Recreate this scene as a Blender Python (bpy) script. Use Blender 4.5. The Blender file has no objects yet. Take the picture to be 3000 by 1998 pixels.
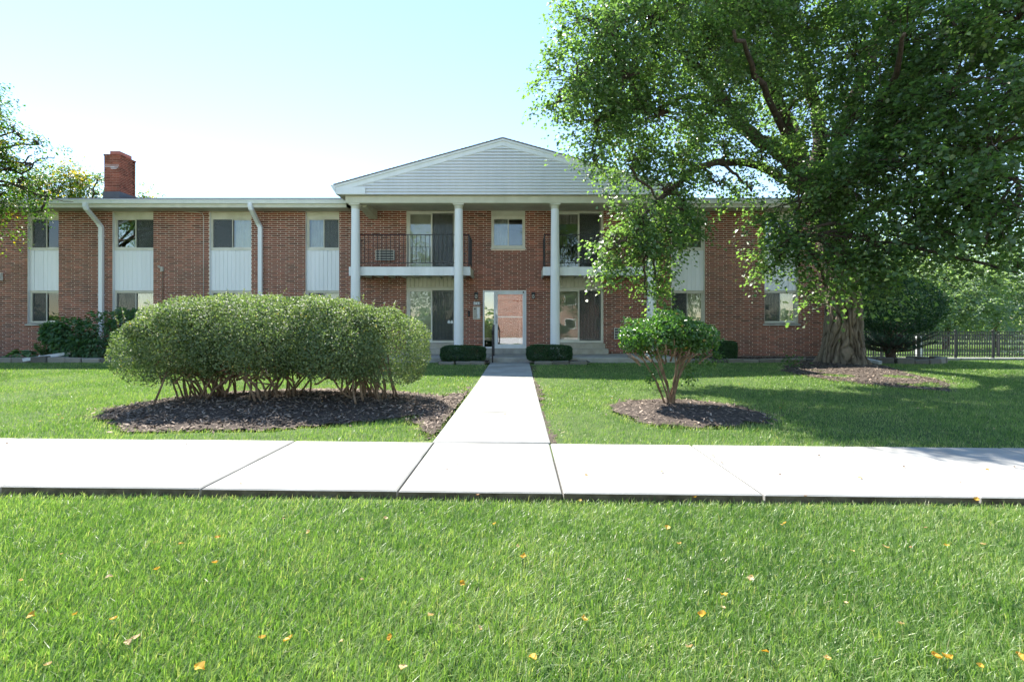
import bpy, math, random
import numpy as np
from mathutils import Vector, noise as mnoise

R = math.radians
rng = np.random.default_rng(11)
random.seed(5)
scene = bpy.context.scene
COL = scene.collection

# ------------------------------------------------------------------ camera
CAM_H, FPX, VX, VY = 1.15, 1450.0, 1521.0, 960.0
cam_d = bpy.data.cameras.new("camera")
cam = bpy.data.objects.new("camera", cam_d); COL.objects.link(cam)
cam.location = (0, 0, CAM_H); cam.rotation_euler = (R(90), 0, 0)
cam_d.sensor_width = 36; cam_d.lens = FPX / 3000 * 36
cam_d.shift_x = -(VX - 1500) / 3000; cam_d.shift_y = -(999 - VY) / 3000
cam_d.clip_start = 0.05; cam_d.clip_end = 2000
scene.camera = cam

# ------------------------------------------------------------------ world, sun, exposure
TO_SUN = Vector((-0.42, 0.70, 1.0)).normalized()
elev = math.asin(TO_SUN.z); azim = math.atan2(TO_SUN.x, TO_SUN.y)
world = bpy.data.worlds.new("World"); scene.world = world; world.use_nodes = True
wn = world.node_tree.nodes; wl = world.node_tree.links
sky = wn.new("ShaderNodeTexSky"); sky.sky_type = 'NISHITA'; sky.sun_disc = False
sky.sun_elevation = elev; sky.sun_rotation = azim
sky.air_density = 1.2; sky.dust_density = 0.0; sky.ozone_density = 1.5; sky.altitude = 200
bg = wn["Background"]; bg.inputs[1].default_value = 0.075
wl.new(sky.outputs[0], bg.inputs[0])
sun_d = bpy.data.lights.new("sun", 'SUN'); sun_d.energy = 3.5; sun_d.angle = R(0.53); sun_d.color = (1.0, 0.95, 0.86)
sun = bpy.data.objects.new("sun", sun_d); COL.objects.link(sun)
sun.rotation_euler = TO_SUN.to_track_quat('Z', 'Y').to_euler(); sun.location = (-20, 30, 50)
vs = scene.view_settings
vs.view_transform = 'Standard'; vs.look = 'None'; vs.gamma = 1.0; vs.use_curve_mapping = False
vs.exposure = 2.05
scene.render.engine = 'CYCLES'
cy = scene.cycles
cy.use_denoising = True
cy.max_bounces = 8; cy.diffuse_bounces = 4; cy.glossy_bounces = 3; cy.transmission_bounces = 4; cy.transparent_max_bounces = 8
cy.sample_clamp_indirect = 6; cy.caustics_reflective = False; cy.caustics_refractive = False

# ------------------------------------------------------------------ helpers
def P(px, py, Y):
    """a point at depth Y, read off the photograph's own pixel grid (survey of the place)"""
    return Vector(((px - VX) / FPX * Y, Y, CAM_H + (VY - py) / FPX * Y))
def XW(px, Y=17.7): return (px - VX) / FPX * Y
def ZW(py, Y=17.7): return CAM_H + (VY - py) / FPX * Y
def sst(a, b, t):
    t = np.clip((np.asarray(t, float) - a) / (b - a), 0, 1); return t * t * (3 - 2 * t)
def tag(o, label=None, cat=None, group=None, kind=None):
    if label: o["label"] = label
    if cat: o["category"] = cat
    if group: o["group"] = group
    if kind: o["kind"] = kind
    return o
def empty(name, loc=(0, 0, 0), parent=None):
    o = bpy.data.objects.new(name, None); COL.objects.link(o); o.location = loc; o.empty_display_size = 0.1
    if parent: o.parent = parent
    return o
def link(name, me, parent=None, loc=None, rot=None):
    o = bpy.data.objects.new(name, me); COL.objects.link(o)
    if parent is not None:
        o.parent = parent
        # geometry is given in world coordinates; cancel the parent's offset
        pl = Vector((0, 0, 0)); q = parent
        while q is not None: pl += q.location; q = q.parent
        o.location = (Vector(loc) if loc is not None else Vector((0, 0, 0))) - pl
    elif loc is not None: o.location = loc
    if rot is not None: o.rotation_euler = rot
    return o
def np_mesh(name, V, F, mat, attrs=None, smooth=False):
    V = np.asarray(V, np.float32); F = np.asarray(F, np.int32); n, k = F.shape
    me = bpy.data.meshes.new(name)
    me.vertices.add(len(V)); me.vertices.foreach_set("co", V.ravel())
    me.loops.add(n * k); me.loops.foreach_set("vertex_index", F.ravel())
    me.polygons.add(n); me.polygons.foreach_set("loop_start", np.arange(0, n * k, k, dtype=np.int32))
    try: me.polygons.foreach_set("loop_total", np.full(n, k, np.int32))
    except Exception: pass
    if smooth: me.polygons.foreach_set("use_smooth", np.ones(n, bool))
    me.update(calc_edges=True)
    for key, arr in (attrs or {}).items():
        a = me.attributes.new(key, 'FLOAT', 'POINT'); a.data.foreach_set("value", np.asarray(arr, np.float32))
    if mat: me.materials.append(mat)
    return me
class MB:
    def __init__(s): s.v = []; s.f = []; s.t = []; s.tint = 0.5
    def add(s, vs_, fs):
        b = len(s.v); s.v += [tuple(p) for p in vs_]; s.f += [tuple(i + b for i in f) for f in fs]; s.t += [s.tint] * len(vs_); return s
    def box(s, x0, x1, y0, y1, z0, z1):
        return s.add([(x0,y0,z0),(x1,y0,z0),(x1,y1,z0),(x0,y1,z0),(x0,y0,z1),(x1,y0,z1),(x1,y1,z1),(x0,y1,z1)],
                     [(0,3,2,1),(4,5,6,7),(0,1,5,4),(1,2,6,5),(2,3,7,6),(3,0,4,7)])
    def bev(s, x0, x1, y0, y1, z0, z1, b=0.01):
        """box with chamfered edges"""
        pts = []; 
        xs = (x0, x0+b, x1-b, x1); ys = (y0, y0+b, y1-b, y1); zs = (z0, z0+b, z1-b, z1)
        idx = {}
        for sx in (0,1):
            for sy in (0,1):
                for sz in (0,1):
                    cx, ix = (x0, x0+b) if sx == 0 else (x1, x1-b)
                    cy_, iy = (y0, y0+b) if sy == 0 else (y1, y1-b)
                    cz, iz = (z0, z0+b) if sz == 0 else (z1, z1-b)
                    idx[(sx,sy,sz,'x')] = len(pts); pts.append((cx, iy, iz))
                    idx[(sx,sy,sz,'y')] = len(pts); pts.append((ix, cy_, iz))
                    idx[(sx,sy,sz,'z')] = len(pts); pts.append((ix, iy, cz))
        F = []
        for a in (0,1):
            q = [idx[(a,0,0,'x')], idx[(a,1,0,'x')], idx[(a,1,1,'x')], idx[(a,0,1,'x')]]; F.append(q if a else q[::-1])
            q = [idx[(0,a,0,'y')], idx[(0,a,1,'y')], idx[(1,a,1,'y')], idx[(1,a,0,'y')]]; F.append(q if a else q[::-1])
            q = [idx[(0,0,a,'z')], idx[(1,0,a,'z')], idx[(1,1,a,'z')], idx[(0,1,a,'z')]]; F.append(q if a else q[::-1])
        for a in (0,1):
            for c in (0,1):
                F.append([idx[(0,a,c,'y')], idx[(1,a,c,'y')], idx[(1,a,c,'z')], idx[(0,a,c,'z')]])
                F.append([idx[(a,0,c,'x')], idx[(a,1,c,'x')], idx[(a,1,c,'z')], idx[(a,0,c,'z')]])
                F.append([idx[(a,c,0,'x')], idx[(a,c,1,'x')], idx[(a,c,1,'y')], idx[(a,c,0,'y')]])
                for e in (0,1): F.append([idx[(a,c,e,'x')], idx[(a,c,e,'y')], idx[(a,c,e,'z')]])
        return s.add(pts, F)
    def ext_x(s, prof, x0, x1):
        n = len(prof); v = [(x0, y, z) for y, z in prof] + [(x1, y, z) for y, z in prof]
        return s.add(v, [tuple(range(n))[::-1], tuple(range(n, 2*n))] + [(i, (i+1) % n, n+(i+1) % n, n+i) for i in range(n)])
    def ext_y(s, prof, y0, y1):
        n = len(prof); v = [(x, y0, z) for x, z in prof] + [(x, y1, z) for x, z in prof]
        return s.add(v, [tuple(range(n)), tuple(range(n, 2*n))[::-1]] + [(i, n+i, n+(i+1) % n, (i+1) % n) for i in range(n)])
    def ext_z(s, prof, z0, z1):
        n = len(prof); v = [(x, y, z0) for x, y in prof] + [(x, y, z1) for x, y in prof]
        return s.add(v, [tuple(range(n))[::-1], tuple(range(n, 2*n))] + [(i, (i+1) % n, n+(i+1) % n, n+i) for i in range(n)])
    def tube(s, pts, rad, n=8, sq=None, cap=True):
        """round tube, or a rectangular one when sq=(w,d)"""
        pts = [Vector(p) for p in pts]; m = len(pts)
        rad = list(rad) if hasattr(rad, '__len__') else [rad] * m
        v = []; up0 = Vector((0.31, 0.95, 0.05)) if sq is None else Vector((0, 1, 0))
        if sq: n = 4
        for i, p in enumerate(pts):
            d = (pts[min(i+1, m-1)] - pts[max(i-1, 0)]).normalized()
            u = up0 - d * up0.dot(d)
            if u.length < 1e-3: u = Vector((1, 0, 0)) - d * d.x
            u.normalize(); w = d.cross(u)
            if sq:
                for a, b in ((-1,-1),(1,-1),(1,1),(-1,1)): v.append(p + w * a * sq[0] / 2 + u * b * sq[1] / 2)
            else:
                for k in range(n):
                    a = 2 * math.pi * k / n; v.append(p + (u * math.cos(a) + w * math.sin(a)) * rad[i])
        f = []
        for i in range(m - 1):
            for k in range(n): f.append((i*n+k, i*n+(k+1) % n, (i+1)*n+(k+1) % n, (i+1)*n+k))
        if cap: f += [tuple(range(n))[::-1], tuple(range((m-1)*n, m*n))]
        return s.add(v, f)
    def lathe(s, prof, cx, cy_, n=24):
        v = []; m = len(prof)
        for r, z in prof:
            for k in range(n):
                a = 2*math.pi*k/n; v.append((cx + r*math.cos(a), cy_ + r*math.sin(a), z))
        f = [(i*n+k, i*n+(k+1) % n, (i+1)*n+(k+1) % n, (i+1)*n+k) for i in range(m-1) for k in range(n)]
        f += [tuple(range(n))[::-1], tuple(range((m-1)*n, m*n))]
        return s.add(v, f)
    def mesh(s, name, mat, smooth=False):
        me = bpy.data.meshes.new(name); me.from_pydata(s.v, [], s.f); me.update()
        a = me.attributes.new("tint", 'FLOAT', 'POINT'); a.data.foreach_set("value", s.t)
        if smooth: me.polygons.foreach_set("use_smooth", np.ones(len(me.polygons), bool))
        if mat: me.materials.append(mat)
        return me
    def build(s, name, mat, parent=None, smooth=False, kind=None):
        o = link(name, s.mesh(name, mat, smooth), parent)
        if kind: o["kind"] = kind
        return o

# ------------------------------------------------------------------ materials
def nodes_of(m):
    m.use_nodes = True; return m.node_tree.nodes, m.node_tree.links
def srgb(r, g, b):
    f = lambda c: (c/255/12.92) if c/255 <= 0.04045 else ((c/255+0.055)/1.055)**2.4
    return (f(r), f(g), f(b), 1)
def lin(r, g, b): return (r, g, b, 1)
def ramp(nd, stops):
    r = nd.new("ShaderNodeValToRGB"); e = r.color_ramp.elements
    while len(e) < len(stops): e.new(0.5)
    for el, (p, c) in zip(e, stops): el.position = p; el.color = c
    return r
def mat_surf(name, c0, c1, scale=6.0, rough=0.6, bump=0.1, bscale=60.0, detail=6, spec=0.3, metal=0.0, attr=None, stretch=None, coat=0, bdist=0.01, macro=0.0, mscale=0.5, mstretch=(1, 1, 1)):
    """noise-mottled surface between two colours with fine relief"""
    m = bpy.data.materials.new(name); nd, lk = nodes_of(m); bs = nd["Principled BSDF"]
    tc = nd.new("ShaderNodeTexCoord"); src = tc.outputs["Object"]
    if stretch:
        mp = nd.new("ShaderNodeMapping"); mp.inputs["Scale"].default_value = stretch; lk.new(src, mp.inputs[0]); src = mp.outputs[0]
    n1 = nd.new("ShaderNodeTexNoise"); n1.inputs["Scale"].default_value = scale; n1.inputs["Detail"].default_value = detail
    lk.new(src, n1.inputs[0])
    fac = n1.outputs[0]
    if attr:
        at = nd.new("ShaderNodeAttribute"); at.attribute_name = attr
        ma = nd.new("ShaderNodeMath"); ma.operation = 'MULTIPLY_ADD'; lk.new(n1.outputs[0], ma.inputs[0]); ma.inputs[1].default_value = 0.5
        mb = nd.new("ShaderNodeMath"); mb.operation = 'ADD'; lk.new(at.outputs["Fac"], mb.inputs[0]); mb.inputs[1].default_value = -0.25
        lk.new(mb.outputs[0], ma.inputs[2]); fac = ma.outputs[0]
        cr = ramp(nd, [(0.0, c0), (1.0, c1)])
    else:
        cr = ramp(nd, [(0.3, c0), (0.7, c1)])
    lk.new(fac, cr.inputs[0]); lk.new(cr.outputs[0], bs.inputs["Base Color"])
    if macro:
        mp2 = nd.new("ShaderNodeMapping"); mp2.inputs["Scale"].default_value = mstretch; geo = nd.new("ShaderNodeNewGeometry"); lk.new(geo.outputs["Position"], mp2.inputs[0])
        n3 = nd.new("ShaderNodeTexNoise"); n3.inputs["Scale"].default_value = mscale; n3.inputs["Detail"].default_value = 8; n3.inputs["Roughness"].default_value = 0.65; lk.new(mp2.outputs[0], n3.inputs[0])
        c2 = ramp(nd, [(0.35, (1-macro, 1-macro, 1-macro*1.1, 1)), (0.62, (1, 1, 1, 1))]); lk.new(n3.outputs[0], c2.inputs[0])
        mm_ = nd.new("ShaderNodeMix"); mm_.data_type = 'RGBA'; mm_.blend_type = 'MULTIPLY'; mm_.inputs[0].default_value = 1; lk.new(cr.outputs[0], mm_.inputs[6]); lk.new(c2.outputs[0], mm_.inputs[7]); lk.new(mm_.outputs[2], bs.inputs["Base Color"])
    bs.inputs["Roughness"].default_value = rough; bs.inputs["Specular IOR Level"].default_value = spec; bs.inputs["Metallic"].default_value = metal
    if coat: bs.inputs["Coat Weight"].default_value = coat
    if bump:
        n2 = nd.new("ShaderNodeTexNoise"); n2.inputs["Scale"].default_value = bscale; n2.inputs["Detail"].default_value = 4; lk.new(src, n2.inputs[0])
        bp = nd.new("ShaderNodeBump"); bp.inputs["Strength"].default_value = bump; bp.inputs["Distance"].default_value = bdist
        lk.new(n2.outputs[0], bp.inputs["Height"]); lk.new(bp.outputs[0], bs.inputs["Normal"])
    return m
def mat_leaf(name, stops, transl=0.4, tcol=(1.6, 1.7, 0.7), rough=0.42, spec=0.5):
    """thin leaf: glossy face, light shining through"""
    m = bpy.data.materials.new(name); nd, lk = nodes_of(m); bs = nd["Principled BSDF"]
    at = nd.new("ShaderNodeAttribute"); at.attribute_name = "tint"
    cr = ramp(nd, stops); lk.new(at.outputs["Fac"], cr.inputs[0]); lk.new(cr.outputs[0], bs.inputs["Base Color"])
    bs.inputs["Roughness"].default_value = rough; bs.inputs["Specular IOR Level"].default_value = spec
    mx = nd.new("ShaderNodeMix"); mx.data_type = 'RGBA'; mx.blend_type = 'MULTIPLY'; mx.inputs[0].default_value = 1
    mx.inputs[7].default_value = (*tcol, 1); lk.new(cr.outputs[0], mx.inputs[6])
    tr = nd.new("ShaderNodeBsdfTranslucent"); lk.new(mx.outputs[2], tr.inputs[0])
    ms = nd.new("ShaderNodeMixShader"); ms.inputs[0].default_value = transl
    lk.new(bs.outputs[0], ms.inputs[1]); lk.new(tr.outputs[0], ms.inputs[2])
    lk.new(ms.outputs[0], nd["Material Output"].inputs[0])
    return m
def mat_glass(name, tintc=(0.93, 0.95, 0.93), refl=1.0):
    m = bpy.data.materials.new(name); nd, lk = nodes_of(m); nd.remove(nd["Principled BSDF"])
    gl = nd.new("ShaderNodeBsdfGlossy"); gl.inputs["Roughness"].default_value = 0.0; gl.inputs[0].default_value = (0.95, 0.97, 1, 1)
    tp = nd.new("ShaderNodeBsdfTransparent"); tp.inputs[0].default_value = (*tintc, 1)
    fr = nd.new("ShaderNodeFresnel"); fr.inputs[0].default_value = 1.52
    mu = nd.new("ShaderNodeMath"); mu.operation = 'MULTIPLY_ADD'; lk.new(fr.outputs[0], mu.inputs[0]); mu.inputs[1].default_value = 1.9 * refl; mu.inputs[2].default_value = 0.0
    mu.use_clamp = True
    tc = nd.new("ShaderNodeTexCoord"); n = nd.new("ShaderNodeTexNoise"); n.inputs["Scale"].default_value = 1.6; lk.new(tc.outputs["Object"], n.inputs[0])
    bp = nd.new("ShaderNodeBump"); bp.inputs["Strength"].default_value = 0.02; bp.inputs["Distance"].default_value = 0.05; lk.new(n.outputs[0], bp.inputs["Height"])
    lk.new(bp.outputs[0], gl.inputs["Normal"])
    ms = nd.new("ShaderNodeMixShader"); lk.new(mu.outputs[0], ms.inputs[0]); lk.new(tp.outputs[0], ms.inputs[1]); lk.new(gl.outputs[0], ms.inputs[2])
    lk.new(ms.outputs[0], nd["Material Output"].inputs[0])
    return m
def mat_screen(name):
    m = bpy.data.materials.new(name); nd, lk = nodes_of(m); bs = nd["Principled BSDF"]
    bs.inputs["Base Color"].default_value = lin(0.10, 0.105, 0.10); bs.inputs["Roughness"].default_value = 0.8
    tp = nd.new("ShaderNodeBsdfTransparent"); ms = nd.new("ShaderNodeMixShader"); ms.inputs[0].default_value = 0.6
    lk.new(bs.outputs[0], ms.inputs[1]); lk.new(tp.outputs[0], ms.inputs[2]); lk.new(ms.outputs[0], nd["Material Output"].inputs[0])
    return m
M = {}
M['brick'] = mat_surf("brick", lin(0.13, 0.040, 0.028), lin(0.43, 0.135, 0.085), 9, 0.85, 0.25, 120, attr="tint", spec=0.2, macro=0.30, mscale=0.7, mstretch=(1, 1, 0.6))
M['mortar'] = mat_surf("mortar", lin(0.72, 0.57, 0.45), lin(0.84, 0.70, 0.57), 12, 0.95, 0.3, 200, spec=0.1)
M['white'] = mat_surf("white_paint", lin(0.78, 0.79, 0.80), lin(0.86, 0.87, 0.87), 1.4, 0.45, 0.04, 40, spec=0.4, macro=0.14, mscale=1.6, mstretch=(2, 2, 0.25))
M['alum'] = mat_surf("white_aluminium", lin(0.77, 0.79, 0.81), lin(0.85, 0.86, 0.87), 0.8, 0.38, 0.05, 12, spec=0.5, stretch=(1, 1, 0.2), macro=0.06, mscale=2.2, mstretch=(2.5, 2.5, 0.2))
M['cream'] = mat_surf("cream_paint", lin(0.55, 0.53, 0.42), lin(0.66, 0.64, 0.53), 3, 0.55, 0.06, 50)
M['frame'] = mat_surf("window_frame_paint", lin(0.62, 0.60, 0.50), lin(0.74, 0.72, 0.63), 3, 0.45, 0.05, 40)
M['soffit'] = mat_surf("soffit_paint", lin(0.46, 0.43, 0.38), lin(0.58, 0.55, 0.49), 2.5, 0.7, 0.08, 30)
M['concrete'] = mat_surf("sidewalk_concrete", lin(0.33, 0.325, 0.305), lin(0.45, 0.44, 0.415), 1.6, 0.9, 0.3, 160, detail=12, spec=0.2, macro=0.26, mscale=1.3)
M['edge_dirt_shade'] = mat_surf("soil_stained_shaded_edge", lin(0.08, 0.06, 0.038), lin(0.19, 0.15, 0.10), 9, 0.95, 0.4, 60)  # soil stain, with the edge's shade also put into the dark brown
M['conc_old'] = mat_surf("patio_concrete", lin(0.30, 0.285, 0.25), lin(0.47, 0.45, 0.40), 3, 0.9, 0.3, 90, detail=9, spec=0.2)
M['conc_tan'] = mat_surf("step_concrete", lin(0.36, 0.32, 0.25), lin(0.50, 0.46, 0.38), 4, 0.9, 0.3, 90, detail=9, spec=0.2)
M['stone'] = mat_surf("edging_stone", lin(0.13, 0.12, 0.10), lin(0.34, 0.31, 0.26), 7, 0.9, 0.6, 40, attr="tint", bdist=0.03)
M['block'] = mat_surf("wall_block", lin(0.26, 0.26, 0.25), lin(0.45, 0.44, 0.42), 8, 0.9, 0.7, 30, attr="tint", bdist=0.04)
M['shingle'] = mat_surf("roof_shingle", lin(0.07, 0.06, 0.055), lin(0.22, 0.19, 0.17), 25, 0.95, 0.4, 150)
M['black'] = mat_surf("black_metal", lin(0.012, 0.012, 0.013), lin(0.022, 0.022, 0.022), 10, 0.45, 0.05, 60, spec=0.5)
M['flash'] = mat_surf("grey_flashing", lin(0.05, 0.055, 0.07), lin(0.08, 0.085, 0.10), 3, 0.5, 0.05, 30, spec=0.5)
M['flue'] = mat_surf("clay_flue", lin(0.36, 0.12, 0.09), lin(0.46, 0.17, 0.13), 5, 0.8, 0.1, 60)
M['dark'] = mat_surf("interior_paint", lin(0.20, 0.19, 0.17), lin(0.26, 0.25, 0.23), 2, 0.9, 0, 10)
M['blind'] = mat_surf("blind_vinyl", lin(0.48, 0.48, 0.38), lin(0.60, 0.60, 0.48), 3, 0.7, 0.03, 40)
M['blind_dark'] = mat_surf("curtain_cloth", lin(0.30, 0.31, 0.27), lin(0.40, 0.41, 0.36), 3, 0.9, 0.1, 60)
M['lace'] = mat_surf("lace_cloth", lin(0.35, 0.32, 0.28), lin(0.45, 0.42, 0.38), 30, 0.9, 0.1, 60)
M['glass'] = mat_glass("window_glass")
M['doorglass'] = mat_glass("door_glass", (0.45, 0.47, 0.47), 3.2)
M['screen'] = mat_screen("insect_screen")
M['bark'] = mat_surf("linden_bark", lin(0.045, 0.034, 0.024), lin(0.33, 0.27, 0.20), 16, 0.95, 1.0, 55, stretch=(1, 1, 0.2), attr="tint", bdist=0.06)
M['limb'] = mat_surf("limb_bark", lin(0.035, 0.026, 0.02), lin(0.10, 0.075, 0.055), 7, 0.95, 0.8, 25, stretch=(1, 1, 0.4), bdist=0.03)
M['stem'] = mat_surf("shrub_stem", lin(0.13, 0.085, 0.05), lin(0.30, 0.21, 0.14), 9, 0.9, 0.4, 60)
M['mulch'] = mat_surf("mulch_soil", lin(0.032, 0.024, 0.019), lin(0.13, 0.10, 0.08), 30, 0.95, 0.8, 70, detail=10, bdist=0.03)
M['chip'] = mat_surf("mulch_chip", lin(0.045, 0.032, 0.025), lin(0.46, 0.36, 0.28), 20, 0.9, 0.2, 60, attr="tint")
M['steel'] = mat_surf("rusty_steel", lin(0.10, 0.05, 0.035), lin(0.26, 0.17, 0.14), 18, 0.7, 0.3, 60, metal=0.3)
M['chrome'] = mat_surf("door_hardware", lin(0.5, 0.5, 0.5), lin(0.6, 0.6, 0.6), 4, 0.3, 0, 20, metal=1.0)
M['acgrey'] = mat_surf("grille_metal", lin(0.06, 0.065, 0.065), lin(0.12, 0.125, 0.12), 20, 0.6, 0.05, 60)
M['amber'] = mat_surf("lantern_glass", lin(0.6, 0.58, 0.5), lin(0.75, 0.72, 0.65), 5, 0.2, 0, 10)
M['ink'] = mat_surf("black_ink", lin(0.01, 0.01, 0.01), lin(0.02, 0.02, 0.02), 5, 0.6, 0, 10)
fb = bpy.data.materials.new("far_brick"); nd, lk = nodes_of(fb); bt_ = nd.new("ShaderNodeTexBrick"); tc_ = nd.new("ShaderNodeTexCoord"); mp_ = nd.new("ShaderNodeMapping"); mp_.inputs["Rotation"].default_value = (R(90), 0, 0)
lk.new(tc_.outputs["Object"], mp_.inputs[0]); lk.new(mp_.outputs[0], bt_.inputs[0]); bt_.inputs["Color1"].default_value = lin(.34, .13, .08); bt_.inputs["Color2"].default_value = lin(.20, .075, .05); bt_.inputs["Mortar"].default_value = lin(.6, .5, .42)
bt_.inputs["Scale"].default_value = 1.0; bt_.inputs["Brick Width"].default_value = .45; bt_.inputs["Row Height"].default_value = .12; bt_.inputs["Mortar Size"].default_value = .018
lk.new(bt_.outputs[0], nd["Principled BSDF"].inputs["Base Color"]); nd["Principled BSDF"].inputs["Roughness"].default_value = .9; M['far_brick'] = fb
G = lambda r, g, b: lin(r, g, b)
M['leaf_linden'] = mat_leaf("linden_leaf", [(0, G(0.075, 0.12, 0.06)), (0.55, G(0.13, 0.20, 0.085)), (0.9, G(0.19, 0.29, 0.10)), (1, G(0.30, 0.32, 0.09))], 0.55, (1.6, 1.9, 0.75), 0.42, 0.9)
M['leaf_hedge'] = mat_leaf("hedge_leaf", [(0, G(0.07, 0.115, 0.05)), (0.6, G(0.15, 0.21, 0.09)), (0.95, G(0.27, 0.31, 0.14)), (1, G(0.40, 0.29, 0.08))], 0.35, (1.5, 1.7, 0.7), 0.6, 0.7)
M['leaf_shrub'] = mat_leaf("shrub_leaf", [(0, G(0.04, 0.10, 0.03)), (0.7, G(0.08, 0.17, 0.05)), (0.97, G(0.10, 0.19, 0.04)), (1, G(0.35, 0.24, 0.05))], 0.35, (1.7, 2.0, 0.7), 0.35, 0.65)
M['leaf_dark'] = mat_leaf("dark_shrub_leaf", [(0, G(0.02, 0.055, 0.022)), (0.7, G(0.04, 0.10, 0.035)), (1, G(0.075, 0.16, 0.05))], 0.3, (1.6, 2.0, 0.7), 0.38, 0.55)
M['leaf_hyd'] = mat_leaf("broad_leaf", [(0, G(0.055, 0.12, 0.06)), (0.7, G(0.10, 0.19, 0.085)), (1, G(0.17, 0.27, 0.11))], 0.35, (1.6, 2.0, 0.7), 0.45, 0.5)
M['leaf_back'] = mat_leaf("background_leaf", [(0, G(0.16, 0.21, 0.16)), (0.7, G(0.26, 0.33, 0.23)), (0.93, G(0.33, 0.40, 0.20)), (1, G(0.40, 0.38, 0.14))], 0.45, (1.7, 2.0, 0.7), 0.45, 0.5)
M['leaf_maple'] = mat_leaf("maple_leaf", [(0, G(0.04, 0.09, 0.022)), (0.6, G(0.08, 0.16, 0.03)), (0.85, G(0.20, 0.24, 0.03)), (1, G(0.45, 0.30, 0.03))], 0.45, (1.6, 1.8, 0.6), 0.42, 0.5)
M['needle'] = mat_leaf("juniper_needle", [(0, G(0.02, 0.055, 0.03)), (1, G(0.05, 0.11, 0.055))], 0.15, (1.4, 1.6, 0.8), 0.6, 0.3)
M['needle_blue'] = mat_leaf("spruce_needle", [(0, G(0.10, 0.16, 0.14)), (1, G(0.24, 0.32, 0.28))], 0.15, (1.2, 1.3, 1.0), 0.6, 0.3)
M['grass'] = mat_leaf("grass_blade", [(0, G(0.05, 0.125, 0.025)), (0.45, G(0.15, 0.25, 0.065)), (0.8, G(0.27, 0.37, 0.12)), (0.93, G(0.38, 0.43, 0.20)), (1, G(0.42, 0.38, 0.22))], 0.4, (1.5, 1.7, 0.7), 0.4, 0.5)
M['dry'] = mat_leaf("fallen_leaf", [(0, G(0.50, 0.27, 0.02)), (0.35, G(0.62, 0.40, 0.06)), (0.7, G(0.60, 0.48, 0.30)), (0.85, G(0.45, 0.24, 0.12)), (1, G(0.16, 0.09, 0.05))], 0.3, (1.2, 1.1, 0.7), 0.5, 0.4)
M['lawn'] = mat_surf("lawn_soil", lin(0.045, 0.085, 0.018), lin(0.10, 0.15, 0.04), 5, 0.95, 0.7, 90, detail=10, bdist=0.03)

# ------------------------------------------------------------------ ground levels
def far_edge(x): return 4.94 - 0.0415 * np.asarray(x, float)
def near_edge(x): return 3.47 - 0.0314 * np.asarray(x, float)
WX0, WX1, WY1 = -0.875, 0.312, 15.3           # entrance walk
def g(x, y):
    x = np.asarray(x, float); y = np.asarray(y, float)
    return 0.085 * sst(9, 15, y) - 0.50 * sst(15.5, 21.5, y) * sst(10.6, 13.0, x)
def in_ell(x, y, cx, cy_, rx, ry, wob=0.0, seed=0.0):
    dx = (x - cx) / rx; dy = (y - cy_) / ry
    a = np.arctan2(dy, dx); r = np.sqrt(dx*dx + dy*dy)
    lim = 1 + wob * (np.sin(3*a + seed) * 0.5 + np.sin(7*a + 2.1*seed + 1) * 0.3 + np.sin(13*a + seed*3) * 0.25)
    return r / lim
BED_HEDGE = (-3.48, 7.45, 2.42, 1.86); BED_SHRUB = (2.32, 6.95, 1.02, 1.12)
TREE_POLY = [(6.7, 12.6), (7.4, 13.9), (9.0, 15.2), (10.2, 14.6), (9.7, 12.4), (9.0, 10.4), (8.0, 9.2), (7.3, 9.6), (6.7, 11.0)]
def in_poly(x, y, poly):
    inside = np.zeros(np.shape(x), bool); n = len(poly)
    for i in range(n):
        x0, y0 = poly[i]; x1, y1 = poly[(i+1) % n]
        c = ((y0 > y) != (y1 > y)) & (x < (x1-x0)*(y-y0)/(y1-y0+1e-12)+x0); inside ^= c
    return inside
def wob(x, y): return 0.10*np.sin(5.1*x+1.3*y)+0.07*np.sin(9.7*y-3.1*x)+0.05*np.sin(17*x+11*y)
def bed_mask(x, y):
    w = wob(x, y)
    b = in_ell(x, y, *BED_HEDGE, 0.06, 1.0) + 0.3*w < 1
    b |= in_ell(x, y, *BED_SHRUB, 0.10, 2.0) + 0.5*w < 1
    b |= in_poly(x + w, y + 1.4*w, TREE_POLY) & ((np.sin(2.3*x+1.1*y)*np.sin(3.1*y-1.7*x) + .6*np.sin(6.1*x+2)*np.sin(5.3*y) < .55) | (np.hypot(x-9.0, y-13.6) < 1.5))
    b |= (x > WX0 - 0.08 - 0.38*sst(5.2, 6.6, y) - 0.6*w) & (x < WX0) & (y > 5.0) & (y < 8.8)
    b |= (x > WX1) & (x < WX1 + 0.06 + 0.45*w) & (y > 5) & (y < 14)
    b |= (x < WX0) & (x > WX0 - 0.05 - 0.8*w) & (y > 8.8) & (y < 14.8)
    return b
def mound(x, y):
    r = in_ell(x, y, *BED_HEDGE); m = 0.13 * np.clip(1 - r*r, 0, 1)
    r = in_ell(x, y, *BED_SHRUB); m = m + 0.07 * np.clip(1 - r*r, 0, 1)
    d = np.hypot(x - 9.15, y - 14.2); m = m + 0.12 * np.exp(-(d/1.1)**2)
    return m

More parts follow.
